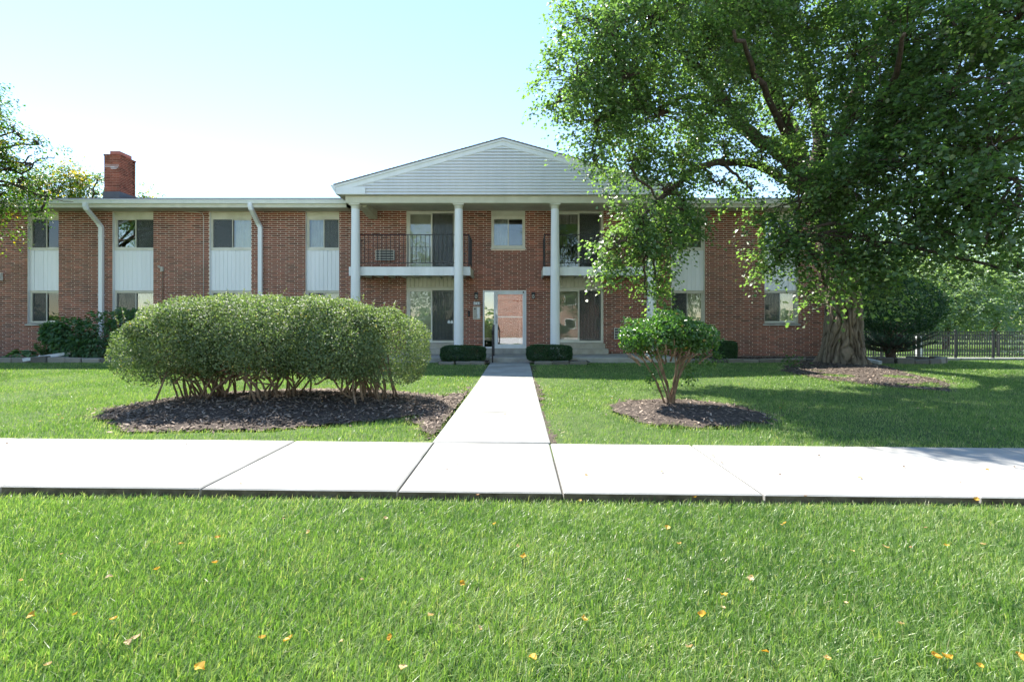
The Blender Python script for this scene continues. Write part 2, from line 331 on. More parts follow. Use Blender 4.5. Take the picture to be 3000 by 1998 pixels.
# ground sheet
def axis(fine0, fine1, step, far):
    a = np.arange(fine0, fine1 + 1e-6, step); out = []; v = step
    lo = [fine0]; hi = [fine1]
    while lo[-1] > -far: v *= 1.5; lo.append(lo[-1] - v)
    v = step
    while hi[-1] < far: v *= 1.5; hi.append(hi[-1] + v)
    return np.concatenate([np.array(lo[1:][::-1]), a, np.array(hi[1:])])
gx = axis(-18, 26, 0.25, 600); gy = axis(-2, 26, 0.25, 600)
GX, GY = np.meshgrid(gx, gy, indexing='ij')
GZ = g(GX, GY) - 0.025 - 0.04 * (GY < near_edge(GX) + 0.8) + 0.012*np.sin(1.7*GX+0.4)*np.sin(1.3*GY)*(np.abs(GX) < 18)
GZ = GZ - np.where(bed_mask(GX, GY), 0.05, 0.0)
nx, ny = GX.shape
idx = np.arange(nx*ny).reshape(nx, ny)
F = np.stack([idx[:-1, :-1].ravel(), idx[1:, :-1].ravel(), idx[1:, 1:].ravel(), idx[:-1, 1:].ravel()], 1)
me = np_mesh("lawn", np.stack([GX.ravel(), GY.ravel(), GZ.ravel()], 1), F, M['lawn'], smooth=True)
lawn = link("lawn", me); tag(lawn, "mown green lawn on both sides of the pale sidewalk", "lawn", kind="structure")

def sheet(name, xs, ys, zfun, mask, mat, parent=None):
    X, Y = np.meshgrid(xs, ys, indexing='ij'); Z = zfun(X, Y); n0, n1 = X.shape
    id_ = np.arange(n0*n1).reshape(n0, n1)
    xc = (X[:-1, :-1] + X[1:, 1:]) / 2; yc = (Y[:-1, :-1] + Y[1:, 1:]) / 2; k = mask(xc, yc).ravel()
    F = np.stack([id_[:-1, :-1].ravel(), id_[1:, :-1].ravel(), id_[1:, 1:].ravel(), id_[:-1, 1:].ravel()], 1)[k]
    used = np.unique(F); mp = np.full(n0*n1, -1); mp[used] = np.arange(len(used))
    V = np.stack([X.ravel(), Y.ravel(), Z.ravel()], 1)[used]
    return link(name, np_mesh(name, V, mp[F], mat, smooth=True), parent)
# mulch beds
def chips(xr, yr, n, mask, parent, size=(0.012, 0.065), zadd=-0.006, spill=0.09):
    x = rng.uniform(*xr, n); y = rng.uniform(*yr, n); k = mask(x + rng.normal(0, spill, n), y + rng.normal(0, spill, n)) & ((x < WX0) | (x > WX1) | (y > 15.3)); x = x[k]; y = y[k]; n = len(x)
    z = g(x, y) + mound(x, y) + zadd + rng.uniform(0, 0.012, n)
    a = rng.uniform(0, 6.283, n); L = rng.uniform(*size, n); W = L * rng.uniform(0.15, 0.5, n); t = rng.normal(0, 0.3, n); t2 = rng.normal(0, 0.3, n)
    d = np.stack([np.cos(a), np.sin(a), t], 1) * L[:, None] / 2; s = np.stack([-np.sin(a), np.cos(a), t2], 1) * W[:, None] / 2
    c = np.stack([x, y, z], 1)
    V = np.stack([c-d-s, c+d-s*0.6, c+d+s, c-d+s*0.7], 1).reshape(-1, 3)
    F = np.arange(4*n).reshape(n, 4); tint = np.repeat(np.clip(rng.beta(1.2, 1.7, n), 0, 1), 4)
    o = link("mulch_chips", np_mesh("mulch_chips", V, F, M['chip'], {"tint": tint}), parent); o["kind"] = "stuff"; return o
def bed(name, xr, yr, mask, n, label, st=0.035):
    o = sheet(name, np.arange(xr[0], xr[1], st), np.arange(yr[0], yr[1], st), lambda X, Y: g(X, Y) + mound(X, Y) - 0.020 + 0.012*rng.random(X.shape), mask, M['mulch'])
    tag(o, label, "mulch bed", kind="structure"); chips(xr, yr, n, mask, o); return o
bed("mulch_bed", (-6.5, -0.9), (5.2, 9.7), lambda x, y: bed_mask(x, y) & (x < WX0 + 0.02), 16000, "oval dark mulch bed under the wide hedge beside the walk")
bed("mulch_bed", (0.31, 3.8), (5.0, 14.0), lambda x, y: bed_mask(x, y) & (x > WX1 - 0.02) & (x < 3.9), 8000, "round mulch bed under the small multi-stemmed shrub")
bed("mulch_bed", (5.8, 11), (8.0, 15.6), lambda x, y: bed_mask(x, y) & (x > 5), 12000, "bare mulch patch spreading around the big tree trunk")

# ------------------------------------------------------------------ sidewalk and entrance walk
sidewalk = empty("sidewalk"); tag(sidewalk, "pale concrete sidewalk crossing in front of the lawn", "sidewalk", kind="structure")
jx = [-14.0, -11.2, -9.6, -8.1, -6.65, -5.2, -3.76, -2.28, -0.86, 0.305, 1.69, 3.14, 4.6, 6.05, 7.5, 9.0, 12.0]
for a, b in zip(jx[:-1], jx[1:]):
    gp = 0.008; m = MB(); x0, x1 = a + gp, b - gp; cz = 0.012
    lo = [(x0, float(near_edge(x0))), (x1, float(near_edge(x1))), (x1, float(far_edge(x1))), (x0, float(far_edge(x0)))]
    dz = rng.normal(0, 0.002)
    def inset(q, d): return [(q[0][0]+d, q[0][1]+d), (q[1][0]-d, q[1][1]+d), (q[2][0]-d, q[2][1]-d), (q[3][0]+d, q[3][1]-d)]
    i2 = inset(lo, cz)
    v = [(*p, -0.14) for p in lo] + [(*p, -cz*0.7+dz) for p in lo] + [(*p, dz) for p in i2]
    m.add(v, [(3,2,1,0), (8,9,10,11)] + [(i, (i+1) % 4, 4+(i+1) % 4, 4+i) for i in range(4)] + [(4+i, 4+(i+1) % 4, 8+(i+1) % 4, 8+i) for i in range(4)])
    o = m.build("slab", M['concrete'], sidewalk); o.data.materials.append(M['edge_dirt_shade'])
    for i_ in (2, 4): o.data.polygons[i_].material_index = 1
walk = empty("walkway"); tag(walk, "straight concrete walkway leading to the entrance steps", "walkway", kind="structure")
jy = [4.97, 6.72, 8.5, 10.3, 12.0, 13.65, 15.3]
for a, b in zip(jy[:-1], jy[1:]):
    y0, y1 = a + 0.014, b - 0.014; za, zb = float(g(0, y0)), float(g(0, y1)); c = 0.012; m = MB()
    lo = [(WX0, y0), (WX1, y0), (WX1, y1), (WX0, y1)]; zz = [za, za, zb, zb]; i2 = inset(lo, c)
    v = [(*p, z-0.15) for p, z in zip(lo, zz)] + [(*p, z-c*0.7) for p, z in zip(lo, zz)] + [(*p, z) for p, z in zip(i2, zz)]
    m.add(v, [(3,2,1,0), (8,9,10,11)] + [(i, (i+1) % 4, 4+(i+1) % 4, 4+i) for i in range(4)] + [(4+i, 4+(i+1) % 4, 8+(i+1) % 4, 8+i) for i in range(4)])
    m.build("slab", M['concrete'], walk)

# ------------------------------------------------------------------ the apartment building
YW = 17.7
B = empty("apartment_building", (-0.53, YW, 0)); tag(B, "two-storey red brick apartment building with white columned gable portico", "building")
XL, XR, ZT = -24.0, 11.25, 5.42
ops = []   # x0,x1,z0,z1 openings
bays = [(80, 171.5), (329, 449), (613, 736), (895, 993.5), (1966, 2065.5), (2240, 2339)]
bays = [(XW(a), XW(b)) for a, b in bays]
ZHEAD, ZU1, ZU0, ZP0, ZL1, ZL0 = 5.29, 5.10, 3.97, 2.475, 2.455, 1.30
for x0, x1 in bays: ops.append((x0, x1, ZL0, ZHEAD))
CW = (XW(1439), XW(1538.5), 3.95, 5.33); ops.append(CW)
SD = [(XW(1190), XW(1335)), (XW(1623), XW(1768))]
for x0, x1 in SD: ops.append((x0, x1, 3.14, 5.33)); ops.append((x0, x1, 0.60, 3.0))
ED = (XW(1414.5), XW(1542), 0.415, 2.485); ops.append(ED)
# mortar backing wall with openings
wall = None
def wall_with_openings(x0, x1, z0, z1, ops_, y0, y1):
    xs = sorted({x0, x1, *[o[0] for o in ops_], *[o[1] for o in ops_]}); zs = sorted({z0, z1, *[o[2] for o in ops_], *[o[3] for o in ops_]})
    xs = [v for v in xs if x0 <= v <= x1]; zs = [v for v in zs if z0 <= v <= z1]
    hole = lambda i, k: i < 0 or k < 0 or i >= len(xs)-1 or k >= len(zs)-1 or any(o[0]-1e-6 <= xs[i] and xs[i+1] <= o[1]+1e-6 and o[2]-1e-6 <= zs[k] and zs[k+1] <= o[3]+1e-6 for o in ops_)
    m = MB()
    for i in range(len(xs)-1):
        for k in range(len(zs)-1):
            if hole(i, k): continue
            a, b, c, d = xs[i], xs[i+1], zs[k], zs[k+1]
            m.add([(a,y0,c),(b,y0,c),(b,y0,d),(a,y0,d)], [(0,1,2,3)]); m.add([(a,y1,c),(b,y1,c),(b,y1,d),(a,y1,d)], [(3,2,1,0)])
            if hole(i-1, k): m.add([(a,y0,c),(a,y0,d),(a,y1,d),(a,y1,c)], [(0,1,2,3)])
            if hole(i+1, k): m.add([(b,y0,c),(b,y1,c),(b,y1,d),(b,y0,d)], [(0,1,2,3)])
            if hole(i, k-1): m.add([(a,y0,c),(a,y1,c),(b,y1,c),(b,y0,c)], [(0,1,2,3)])
            if hole(i, k+1): m.add([(a,y0,d),(b,y0,d),(b,y1,d),(a,y1,d)], [(0,1,2,3)])
    return m
wall = wall_with_openings(XL, XR, -0.4, ZT, ops, YW + 0.006, YW + 0.24).build("wall", M['mortar'], B)
# bricks
CH, CL, JT = 0.0708, 0.307, 0.012
cells = []
row = 0; z = -0.06
while z < ZT - 0.03:
    z0, z1 = z + JT/2, z + CH - JT/2; zc = z + CH/2
    off = XL + (0.36 * CL if row % 2 else 0) - CL
    segs = [(XL, XR)]
    for o in ops:
        if z1 > o[2] + 0.004 and z0 < o[3] - 0.004:
            ns = []
            for a, b in segs:
                if o[1] <= a or o[0] >= b: ns.append((a, b)); continue
                if o[0] > a: ns.append((a, o[0]))
                if o[1] < b: ns.append((o[1], b))
            segs = ns
    for a, b in segs:
        k0 = int((a - off) / CL) - 1
        k = k0
        while True:
            u0 = off + k * CL + JT/2; u1 = u0 + CL - JT
            if u0 >= b: break
            v0, v1 = max(u0, a), min(u1, b)
            if v1 - v0 > 0.02: cells.append((v0, v1, z0, z1))
            k += 1
    z += CH; row += 1
cells = np.array(cells); full = (cells[:, 1] - cells[:, 0]) > CL - JT - 1e-4
bc = np.stack([(cells[:, 0]+cells[:, 1])/2, (cells[:, 2]+cells[:, 3])/2], 1)
# the bricks that show largest and clearest: those round the entrance
vis = full & (bc[:, 0] > -1.85) & (bc[:, 0] < 1.02) & (bc[:, 1] > 0.45) & (bc[:, 1] < 5.2)
dist = np.where(vis, np.hypot(bc[:, 0] + 0.4, bc[:, 1] - 2.6), 1e9)
pick = np.argsort(dist)[:300]
single = np.zeros(len(cells), bool); single[pick] = True
def brick_tint(n): return np.clip(0.42 + rng.normal(0, 0.17, n) + (rng.random(n) < 0.08) * 0.25 - (rng.random(n) < 0.08) * 0.25, 0.02, 0.98)
rest = cells[~single]; n = len(rest)
jit = rng.normal(0, 0.0012, n); y0 = YW + jit; y1 = np.full(n, YW + 0.012)
x0, x1, z0, z1 = rest.T
c = 0.0025
V = np.stack([np.stack(p, 1) for p in [(x0, y1, z0), (x1, y1, z0), (x1, y1, z1), (x0, y1, z1), (x0+c, y0, z0+c), (x1-c, y0, z0+c), (x1-c, y0, z1-c), (x0+c, y0, z1-c)]], 1).reshape(-1, 3)
F = (np.array([(4,5,6,7), (0,1,5,4), (1,2,6,5), (2,3,7,6), (3,0,4,7)])[None] + (np.arange(n)*8)[:, None, None]).reshape(-1, 4)
o = link("brick_courses", np_mesh("brick_courses", V, F, M['brick'], {"tint": np.repeat(brick_tint(n), 8)}), wall); o["kind"] = "stuff"
bms = []
for t in brick_tint(14):
    m = MB(); m.tint = float(t); hl = (CL - JT)/2; hh = (CH - JT)/2
    m.bev(-hl, hl, 0, 0.014, -hh, hh, 0.0025); bms.append(m.mesh("brick", M['brick']))
for i in pick:
    link("brick", bms[rng.integers(14)], wall, (bc[i, 0], YW + rng.normal(0, 0.0012), bc[i, 1]))
# other walls, floors, interior
m = MB(); m.box(XL, XL+0.24, YW+0.25, 29.6, -0.6, ZT); m.box(XR-0.24, XR, YW+0.25, 29.6, -0.6, ZT); m.box(XL, XR, 29.6, 29.84, -0.6, ZT)
m.tint = 0.45; m.build("outer_wall", M['brick'], B)
m = MB(); m.box(XL+0.25, XR-0.25, YW+0.25, 29.55, 2.62, 2.95); m.build("floor_slab", M['dark'], B)
m = MB(); m.box(XL+0.25, XR-0.25, YW+0.25, 29.55, 5.36, 5.41); m.build("ceiling", M['dark'], B)
m = MB(); m.box(XL+0.25, XR-0.25, YW+0.25, 29.55, 0.15, 0.30); m.build("ground_floor", M['dark'], B)
m = MB(); m.box(XL+0.25, XR-0.25, 21.4, 21.5, 0.3, 5.36); m.build("inner_wall", M['dark'], B)
for px in (500, 1180, 1385, 1580, 1780, 2150): 
    m = MB(); m.box(XW(px)-0.05, XW(px)+0.05, YW+0.25, 21.4, 0.3, 5.36); m.build("partition_wall", M['dark'], B)

def rect_frame(m, x0, x1, z0, z1, w, y0, y1, wt=None):
    wt = wt or w
    m.box(x0, x0+w, y0, y1, z0, z1); m.box(x1-w, x1, y0, y1, z0, z1)
    m.box(x0+w, x1-w, y0+0.0015, y1-0.0015, z1-wt, z1); m.box(x0+w, x1-w, y0+0.0015, y1-0.0015, z0, z0+wt)
def vblinds(x0, x1, z0, z1, y, parent, mat, n, ang=0.5, name="blind_slat"):
    w = (x1 - x0) / n
    for i in range(n):
        cx = x0 + w*(i+0.5); a = ang + rng.normal(0, 0.05); dx, dy = math.cos(a)*w*0.56, math.sin(a)*w*0.56
        mm = MB(); mm.add([(cx-dx, y-dy, z0), (cx+dx, y+dy, z0), (cx+dx, y+dy, z1), (cx-dx, y-dy, z1), (cx-dx, y-dy+0.004, z0), (cx+dx, y+dy+0.004, z0), (cx+dx, y+dy+0.004, z1), (cx-dx, y-dy+0.004, z1)],
                          [(0,1,2,3), (7,6,5,4), (0,4,5,1), (2,6,7,3), (1,5,6,2), (0,3,7,4)])
        mm.build(name, mat, parent)
def curtain(x0, x1, z0, z1, y, parent, mat, name="curtain"):
    n = max(8, int((x1-x0)/0.02)); xs = np.linspace(x0, x1, n); ys = y + 0.025*np.sin(xs*48 + rng.random()*6) + 0.01*np.sin(xs*17)
    V = np.concatenate([np.stack([xs, ys, np.full(n, z0)], 1), np.stack([xs, ys, np.full(n, z1)], 1), np.stack([xs, ys+0.006, np.full(n, z0)], 1), np.stack([xs, ys+0.006, np.full(n, z1)], 1)])
    F = [(i, i+1, n+i+1, n+i) for i in range(n-1)] + [(2*n+i+1, 2*n+i, 3*n+i, 3*n+i+1) for i in range(n-1)]
    link(name, np_mesh(name, V, np.array(F), mat, smooth=True), parent)
def hblinds(x0, x1, z0, z1, y, parent, mat):
    n = int((z1-z0)/0.05)
    for i in range(n):
        zc = z0 + (i+0.5)*(z1-z0)/n; mm = MB()
        mm.add([(x0, y-0.02, zc-0.014), (x1, y-0.02, zc-0.014), (x1, y+0.02, zc+0.014), (x0, y+0.02, zc+0.014), (x0, y-0.02, zc-0.011), (x1, y-0.02, zc-0.011), (x1, y+0.02, zc+0.017), (x0, y+0.02, zc+0.017)],
               [(3,2,1,0), (4,5,6,7), (0,1,5,4), (1,2,6,5), (2,3,7,6), (3,0,4,7)])
        mm.build("blind_slat", mat, parent)
def window(x0, x1, z0, z1, yf, left='screen', behind=('dark', 'blind'), sill=True, parent=B, name="window", fr=0.05):
    """sliding two-light window set in a reveal; yf = face of its frame"""
    w = empty(name, ((x0+x1)/2, yf, z0), parent); w.location = Vector(((x0+x1)/2, yf, z0)) - Vector(parent.location)
    m = MB(); rect_frame(m, x0, x1, z0, z1, fr, yf, yf+0.09); m.build("frame", M['frame'], w)
    xi0, xi1, zi0, zi1 = x0+fr, x1-fr, z0+fr, z1-fr; xm = (xi0+xi1)/2
    m = MB(); rect_frame(m, xi0, xm+0.02, zi0, zi1, 0.028, yf+0.02, yf+0.045); m.build("sash", M['frame'], w)
    m = MB(); rect_frame(m, xm-0.02, xi1, zi0, zi1, 0.028, yf+0.05, yf+0.075); m.build("sash", M['frame'], w)
    m = MB(); m.box(xi0+0.028, xm-0.008, yf+0.031, yf+0.035, zi0+0.028, zi1-0.028); m.build("pane", M['glass'], w)
    m = MB(); m.box(xm+0.008, xi1-0.028, yf+0.061, yf+0.065, zi0+0.028, zi1-0.028); m.build("pane", M['glass'], w)
    if left == 'screen':
        m = MB(); m.box(xi0+0.01, xm-0.002, yf+0.012, yf+0.014, zi0+0.01, zi1-0.01); m.build("insect_screen", M['screen'], w)
    elif left == 'rscreen':
        m = MB(); m.box(xm+0.021, xi1-0.01, yf+0.042, yf+0.044, zi0+0.01, zi1-0.01); m.build("insect_screen", M['screen'], w)
    for k, bt in enumerate(behind):
        a, b = (xi0, xm) if k == 0 else (xm, xi1)
        if bt == 'blind': vblinds(a, b, zi0, zi1, yf+0.20, w, M['blind'], max(3, int((b-a)/0.09)), 0.35)
        elif bt == 'curtain': curtain(a, b, zi0-0.02, zi1+0.02, yf+0.20, w, M['blind_dark'])
        elif bt == 'pale': curtain(a, b, zi0-0.02, zi1+0.02, yf+0.20, w, M['blind'])
        elif bt == 'hblind': hblinds(a, b, zi0, zi1, yf+0.20, w, M['blind'])
    return w
REC = 0.11
beh_u = [('curtain', 'curtain'), ('dark', 'dark'), ('dark', 'pale'), ('curtain', 'pale'), ('dark', 'curtain'), ('curtain', 'curtain')]
beh_l = [('hblind', 'hblind'), ('curtain', 'curtain'), ('curtain', 'dark'), ('pale', 'pale'), ('dark', 'pale'), ('curtain', 'pale')]
for i, (x0, x1) in enumerate(bays):
    bay = empty("window_bay", ((x0+x1)/2, YW, 1.3)); bay.parent = B; bay.location = Vector(((x0+x1)/2, YW, 1.3)) - B.location
    yf = YW + REC
    # surround: painted jamb lining inside the brick reveal
    window(x0+0.008, x1-0.008, ZU0, ZU1, yf, 'screen' if i % 2 == 0 else 'rscreen', beh_u[i])
    window(x0+0.008, x1-0.008, ZL0+0.02, ZL1, yf, 'screen', beh_l[i])
    m = MB(); m.box(x0+0.004, x1-0.004, yf-0.01, yf+0.08, ZU1+0.002, ZHEAD-0.06); m.box(x0+0.004, x1-0.004, yf-0.03, yf+0.08, ZHEAD-0.058, ZHEAD-0.002); m.build("header", M['frame'], bay)
    m = MB(); m.box(x0+0.004, x1-0.004, yf-0.035, yf+0.05, ZU0-0.045, ZU0-0.002); m.build("trim", M['frame'], bay)
    m = MB(); m.box(x0+0.002, x1-0.002, yf+0.07, yf+0.12, ZP0, ZU0-0.05); m.build("panel_backing", M['alum'], bay)
    nb = max(6, round((x1-x0)/0.155)); w = (x1-x0-0.016)/nb
    for k in range(nb):
        m = MB(); m.bev(x0+0.008+k*w+0.002, x0+0.008+(k+1)*w-0.002, yf-0.02+rng.normal(0, 0.0015), yf+0.069, ZP0+0.012, ZU0-0.048, 0.006); m.build("board", M['alum'], bay)
    m = MB(); m.box(x0+0.004, x1-0.004, yf-0.03, yf+0.05, ZP0-0.012, ZP0+0.010); m.build("trim", M['frame'], bay)
    m = MB(); m.bev(x0-0.06, x1+0.06, YW-0.045, YW+0.14, ZL0-0.085, ZL0+0.0, 0.008); m.build("sill", M['conc_old'], bay)
    if i < 4:   # painted jamb boards fill the reveal on the left
        m = MB(); m.box(x0+0.0015, x0+0.0075, YW+0.012, yf+0.1, ZL0, ZHEAD-0.004); m.build("jamb", M['white'], bay)
    else:
        m = MB(); m.box(x1-0.0075, x1-0.0015, YW+0.012, yf+0.1, ZL0, ZHEAD-0.004); m.build("jamb", M['frame'], bay)
# window over the entrance
x0, x1, z0, z1 = CW
cw = window(x0+0.004, x1-0.004, z0+0.05, 5.13, YW+0.03, 'none', ('curtain', 'dark'), fr=0.07)
m = MB(); m.box(x0+0.004, x1-0.004, YW+0.015, YW+0.1, 5.133, 5.33); m.build("header", M['cream'], cw)
m = MB(); m.bev(x0-0.03, x1+0.03, YW-0.03, YW+0.12, z0-0.0, z0+0.048, 0.006); m.build("sill", M['frame'], cw)
# sliding doors
def slider(x0, x1, z0, z1, upper, kinds):
    yf = YW + 0.05; d = empty("sliding_door", ((x0+x1)/2, yf, z0), B); d.location = Vector(((x0+x1)/2, yf, z0)) - B.location
    m = MB(); rect_frame(m, x0+0.004, x1-0.004, z0, z1, 0.075, yf, yf+0.12, 0.06); m.build("frame", M['frame'], d)
    a, b = x0+0.079, x1-0.079; xm = (a+b)/2; zb, zt = z0+0.06, z1-0.06
    m = MB(); rect_frame(m, a, xm+0.035, zb, zt, 0.05, yf+0.03, yf+0.06); m.build("door_leaf", M['frame'], d)
    m = MB(); rect_frame(m, xm-0.035, b, zb, zt, 0.05, yf+0.065, yf+0.095); m.build("door_leaf", M['frame'], d)
    m = MB(); m.box(a+0.05, xm-0.015, yf+0.043, yf+0.047, zb+0.05, zt-0.05); m.build("pane", M['glass'], d)
    m = MB(); m.box(xm+0.015, b-0.05, yf+0.078, yf+0.082, zb+0.05, zt-0.05); m.build("pane", M['glass'], d)
    m = MB(); m.box(xm+0.036, b-0.004, yf+0.05, yf+0.052, zb+0.01, zt-0.01); m.build("insect_screen", M['screen'], d)
    m = MB(); m.bev(b-0.05, b-0.015, yf-0.01, yf+0.04, zb+0.82, zb+1.0, 0.005); m.build("handle", M['black'], d)
    for k, kd in enumerate(kinds):
        u0, u1 = (a, xm) if k == 0 else (xm, b)
        if kd == 'blind': vblinds(u0, u1, zb, zt, yf+0.22, d, M['blind'], 8, 0.22)
        elif kd == 'curtain': curtain(u0, u1, zb, zt, yf+0.22, d, M['blind_dark'])
        elif kd == 'lace':
            curtain(u0, u1, zt-0.35, zt, yf+0.20, d, M['lace'], "lace_curtain")
    return d
d1 = slider(*SD[0], 3.16, 5.32, True, ('blind', 'curtain'))
d2 = slider(*SD[1], 3.16, 5.32, True, ('lace', 'dark'))
d3 = slider(*SD[0], 0.61, 2.56, False, ('blind', 'curtain'))
d4 = slider(*SD[1], 0.61, 2.56, False, ('blind', 'curtain'))
# white paper cut-outs taped inside the lower left sliding door
cx, cz = XW(1318), ZW(943)
m = MB()
for dx in (-0.05, 0.055):
    pts = [(cx+dx+0.05*math.cos(a)*(1.15 if math.sin(a) < 0 else 0.8), cz+0.06*math.sin(a)) for a in np.linspace(0, 6.283, 14)[:-1]]
    m.ext_y(pts, YW+0.094, YW+0.096)
m.build("paper_sticker", M['white'], d3)
# boarded spandrels between the sliding doors of the two floors
for x0, x1 in SD:
    sp = empty("door_spandrel", ((x0+x1)/2, YW, 2.56), B); sp.location = Vector(((x0+x1)/2, YW, 2.56)) - B.location
    m = MB(); m.box(x0+0.004, x1-0.004, YW+0.09, YW+0.13, 2.565, 2.998); m.build("panel_backing", M['cream'], sp)
    nb = 12; w = (x1-x0-0.01)/nb
    for k in range(nb):
        m = MB(); m.bev(x0+0.005+k*w+0.003, x0+0.005+(k+1)*w-0.003, YW+0.03, YW+0.089, 2.60, 2.996, 0.008); m.build("board", M['cream'], sp)
    m = MB(); m.box(x0+0.004, x1-0.004, YW+0.005, YW+0.08, 2.562, 2.598); m.build("trim", M['cream'], sp)
# entrance door with sidelight
x0, x1, z0, z1 = ED
ent = empty("entrance_door", ((x0+x1)/2, YW, z0), B); ent.location = Vector(((x0+x1)/2, YW, z0)) - B.location
yf = YW + 0.03; xs_ = XW(1449)
m = MB(); rect_frame(m, x0+0.003, x1-0.003, z0, z1, 0.05, yf, yf+0.11); m.box(xs_-0.03, xs_+0.03, yf, yf+0.11, z0+0.05, z1-0.05); m.build("frame", M['white'], ent)
m = MB(); m.box(x0+0.053, xs_-0.03, yf+0.05, yf+0.056, z0+0.05, z1-0.05); m.build("sidelight_pane", M['doorglass'], ent)
a, b = xs_+0.034, x1-0.057
m = MB(); rect_frame(m, a, b, z0+0.055, z1-0.055, 0.075, yf+0.02, yf+0.065, 0.085); m.build("door_leaf", M['white'], ent)
m = MB(); m.box(a+0.075, b-0.075, yf+0.04, yf+0.046, z0+0.14, z1-0.14); m.build("pane", M['doorglass'], ent)
m = MB(); m.box(a+0.076, b-0.076, yf+0.012, yf+0.03, ZW(930), ZW(927)); m.build("push_bar", M['chrome'], ent)
m = MB(); m.tube([(a+0.035, yf-0.0, ZW(948)), (a+0.035, yf-0.05, ZW(946)), (a+0.035, yf-0.05, ZW(926)), (a+0.035, yf, ZW(924))], 0.013); m.build("handle", M['chrome'], ent, True)
m = MB(); m.bev(a+0.005, a+0.07, yf+0.005, yf+0.0195, ZW(922), ZW(907), 0.004); m.build("lock_plate", M['chrome'], ent)
m = MB(); m.bev(b-0.07, b-0.03, yf-0.03, yf+0.018, z1-0.10, z1-0.04, 0.004); m.build("door_closer", M['black'], ent)
m = MB(); m.box(x0-0.02, x1+0.02, YW-0.06, YW+0.23, 0.2, 0.412); m.build("door_sill", M['conc_old'], B)
# inner vestibule door seen through the glass
m = MB(); rect_frame(m, -1.0, 0.1, 0.3, 2.4, 0.12, 20.0, 20.05); m.build("inner_door_frame", M['white'], ent)

# eaves: soffit, fascia, gutter
ZS = 5.295
def eave(x0, x1):
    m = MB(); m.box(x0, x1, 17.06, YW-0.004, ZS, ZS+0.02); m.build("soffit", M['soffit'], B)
    m = MB(); m.box(x0, x1, 17.03, 17.058, ZS-0.015, ZS+0.22); m.build("fascia", M['cream'], B)
    m = MB(); m.ext_x([(17.028, 5.40), (17.028, 5.53), (17.0, 5.53), (16.915, 5.545), (16.905, 5.53), (16.925, 5.50), (16.945, 5.46), (16.96, 5.41)][::-1], x0, x1); m.build("gutter", M['alum'], B)
eave(XL-0.5, -5.95); eave(4.88, XR+0.45)
for k in range(int((17.5)/0.45)):    # soffit joints
    xx = XL + 0.3 + k*0.45
    if xx < -6: 
        m = MB(); m.box(xx, xx+0.012, 17.07, YW-0.01, ZS-0.004, ZS-0.0005); m.build("soffit_strip", M['soffit'], B)
# main roof, stepped shingle courses
def roof_plane(name, x0, x1, ya, za, yb, zb, n, parent):
    m = MB(); th = 0.012
    for i in range(n):
        t0, t1 = i/n, (i+1)/n; y0_, y1_ = ya+(yb-ya)*t0, ya+(yb-ya)*t1; zz0, zz1 = za+(zb-za)*t0, za+(zb-za)*t1
        m.add([(x0, y0_, zz0), (x1, y0_, zz0), (x1, y0_, zz0+th), (x0, y0_, zz0+th), (x1, y1_, zz1), (x0, y1_, zz1)], [(0,1,2,3), (3,2,4,5)])
    m.add([(x0, ya, za-0.001), (x1, ya, za-0.001), (x1, yb, zb-0.001), (x0, yb, zb-0.001)], [(3,2,1,0)])
    return m.build(name, M['shingle'], parent)
roof = empty("roof", (-0.53, 23.4, 7.3), B); roof.location = Vector((-0.53, 23.4, 7.3)) - B.location
roof_plane("roof_slope", XL-0.6, XR+0.55, 16.94, 5.54, 23.4, 7.27, 45, roof)
roof_plane("roof_slope", XL-0.6, XR+0.55, 29.9, 5.54, 23.4, 7.27, 45, roof)
for xe in (XL, XR):
    m = MB(); m.add([(xe-0.1, 17.0, ZT-0.1), (xe-0.1, 29.8, ZT-0.1), (xe-0.1, 23.4, 7.2), (xe, 17.0, ZT-0.1), (xe, 29.8, ZT-0.1), (xe, 23.4, 7.2)], [(0,2,1), (3,4,5), (0,1,4,3), (1,2,5,4), (2,0,3,5)]); m.build("gable_end", M['cream'], roof)
# chimney
chim = empty("chimney", (-17.9, 22.3, 6.9)); chim.parent = roof; chim.location = Vector((-17.9, 22.3, 6.9)) - B.location - roof.location
cx0, cx1, cy0, cy1 = XW(305, 21.7), XW(349.5, 21.7), 21.7, 22.62
cz0, cz1 = ZW(562, 21.7), ZW(455, 21.7)
m = MB(); m.box(cx0+0.01, cx1-0.01, cy0+0.01, cy1-0.01, 6.4, cz1); m.build("chimney_core", M['mortar'], chim)
m = MB(); m.box(cx0-0.03, cx1+0.03, cy0-0.03, cy1+0.03, 6.3, cz0+0.0); m.build("flashing", M['flash'], chim)
m = MB(); rr = 0; z = cz0 + 0.005
while z < cz1 + 0.03:
    ex = 0.018 if z > cz1 - 0.09 else 0
    X0, X1, Y0, Y1 = cx0-ex, cx1+ex, cy0-ex, cy1+ex
    u = X0 - (0.15 if rr % 2 else 0.0)
    while u < X1 - 0.02:
        a, b = max(u, X0), min(u+0.255, X1); b = X1 if X1 - b < 0.09 else b; m.tint = float(brick_tint(1)[0])
        if b - a > 0.03: m.box(a, b, Y0, Y0+0.09, z, z+0.062); m.tint = float(brick_tint(1)[0]); m.box(a, b, Y1-0.09, Y1, z, z+0.062)
        u += 0.267
    u = Y0 + 0.096 - (0.15 if rr % 2 else 0.0)
    while u < Y1 - 0.11:
        a, b = max(u, Y0+0.096), min(u+0.255, Y1-0.096); b = Y1-0.096 if Y1-0.096-b < 0.09 else b; m.tint = float(brick_tint(1)[0])
        if b - a > 0.01: m.box(X1-0.09, X1, a, b, z, z+0.062); m.tint = float(brick_tint(1)[0]); m.box(X0, X0+0.09, a, b, z, z+0.062)
        u += 0.267
    z += 0.0715; rr += 1
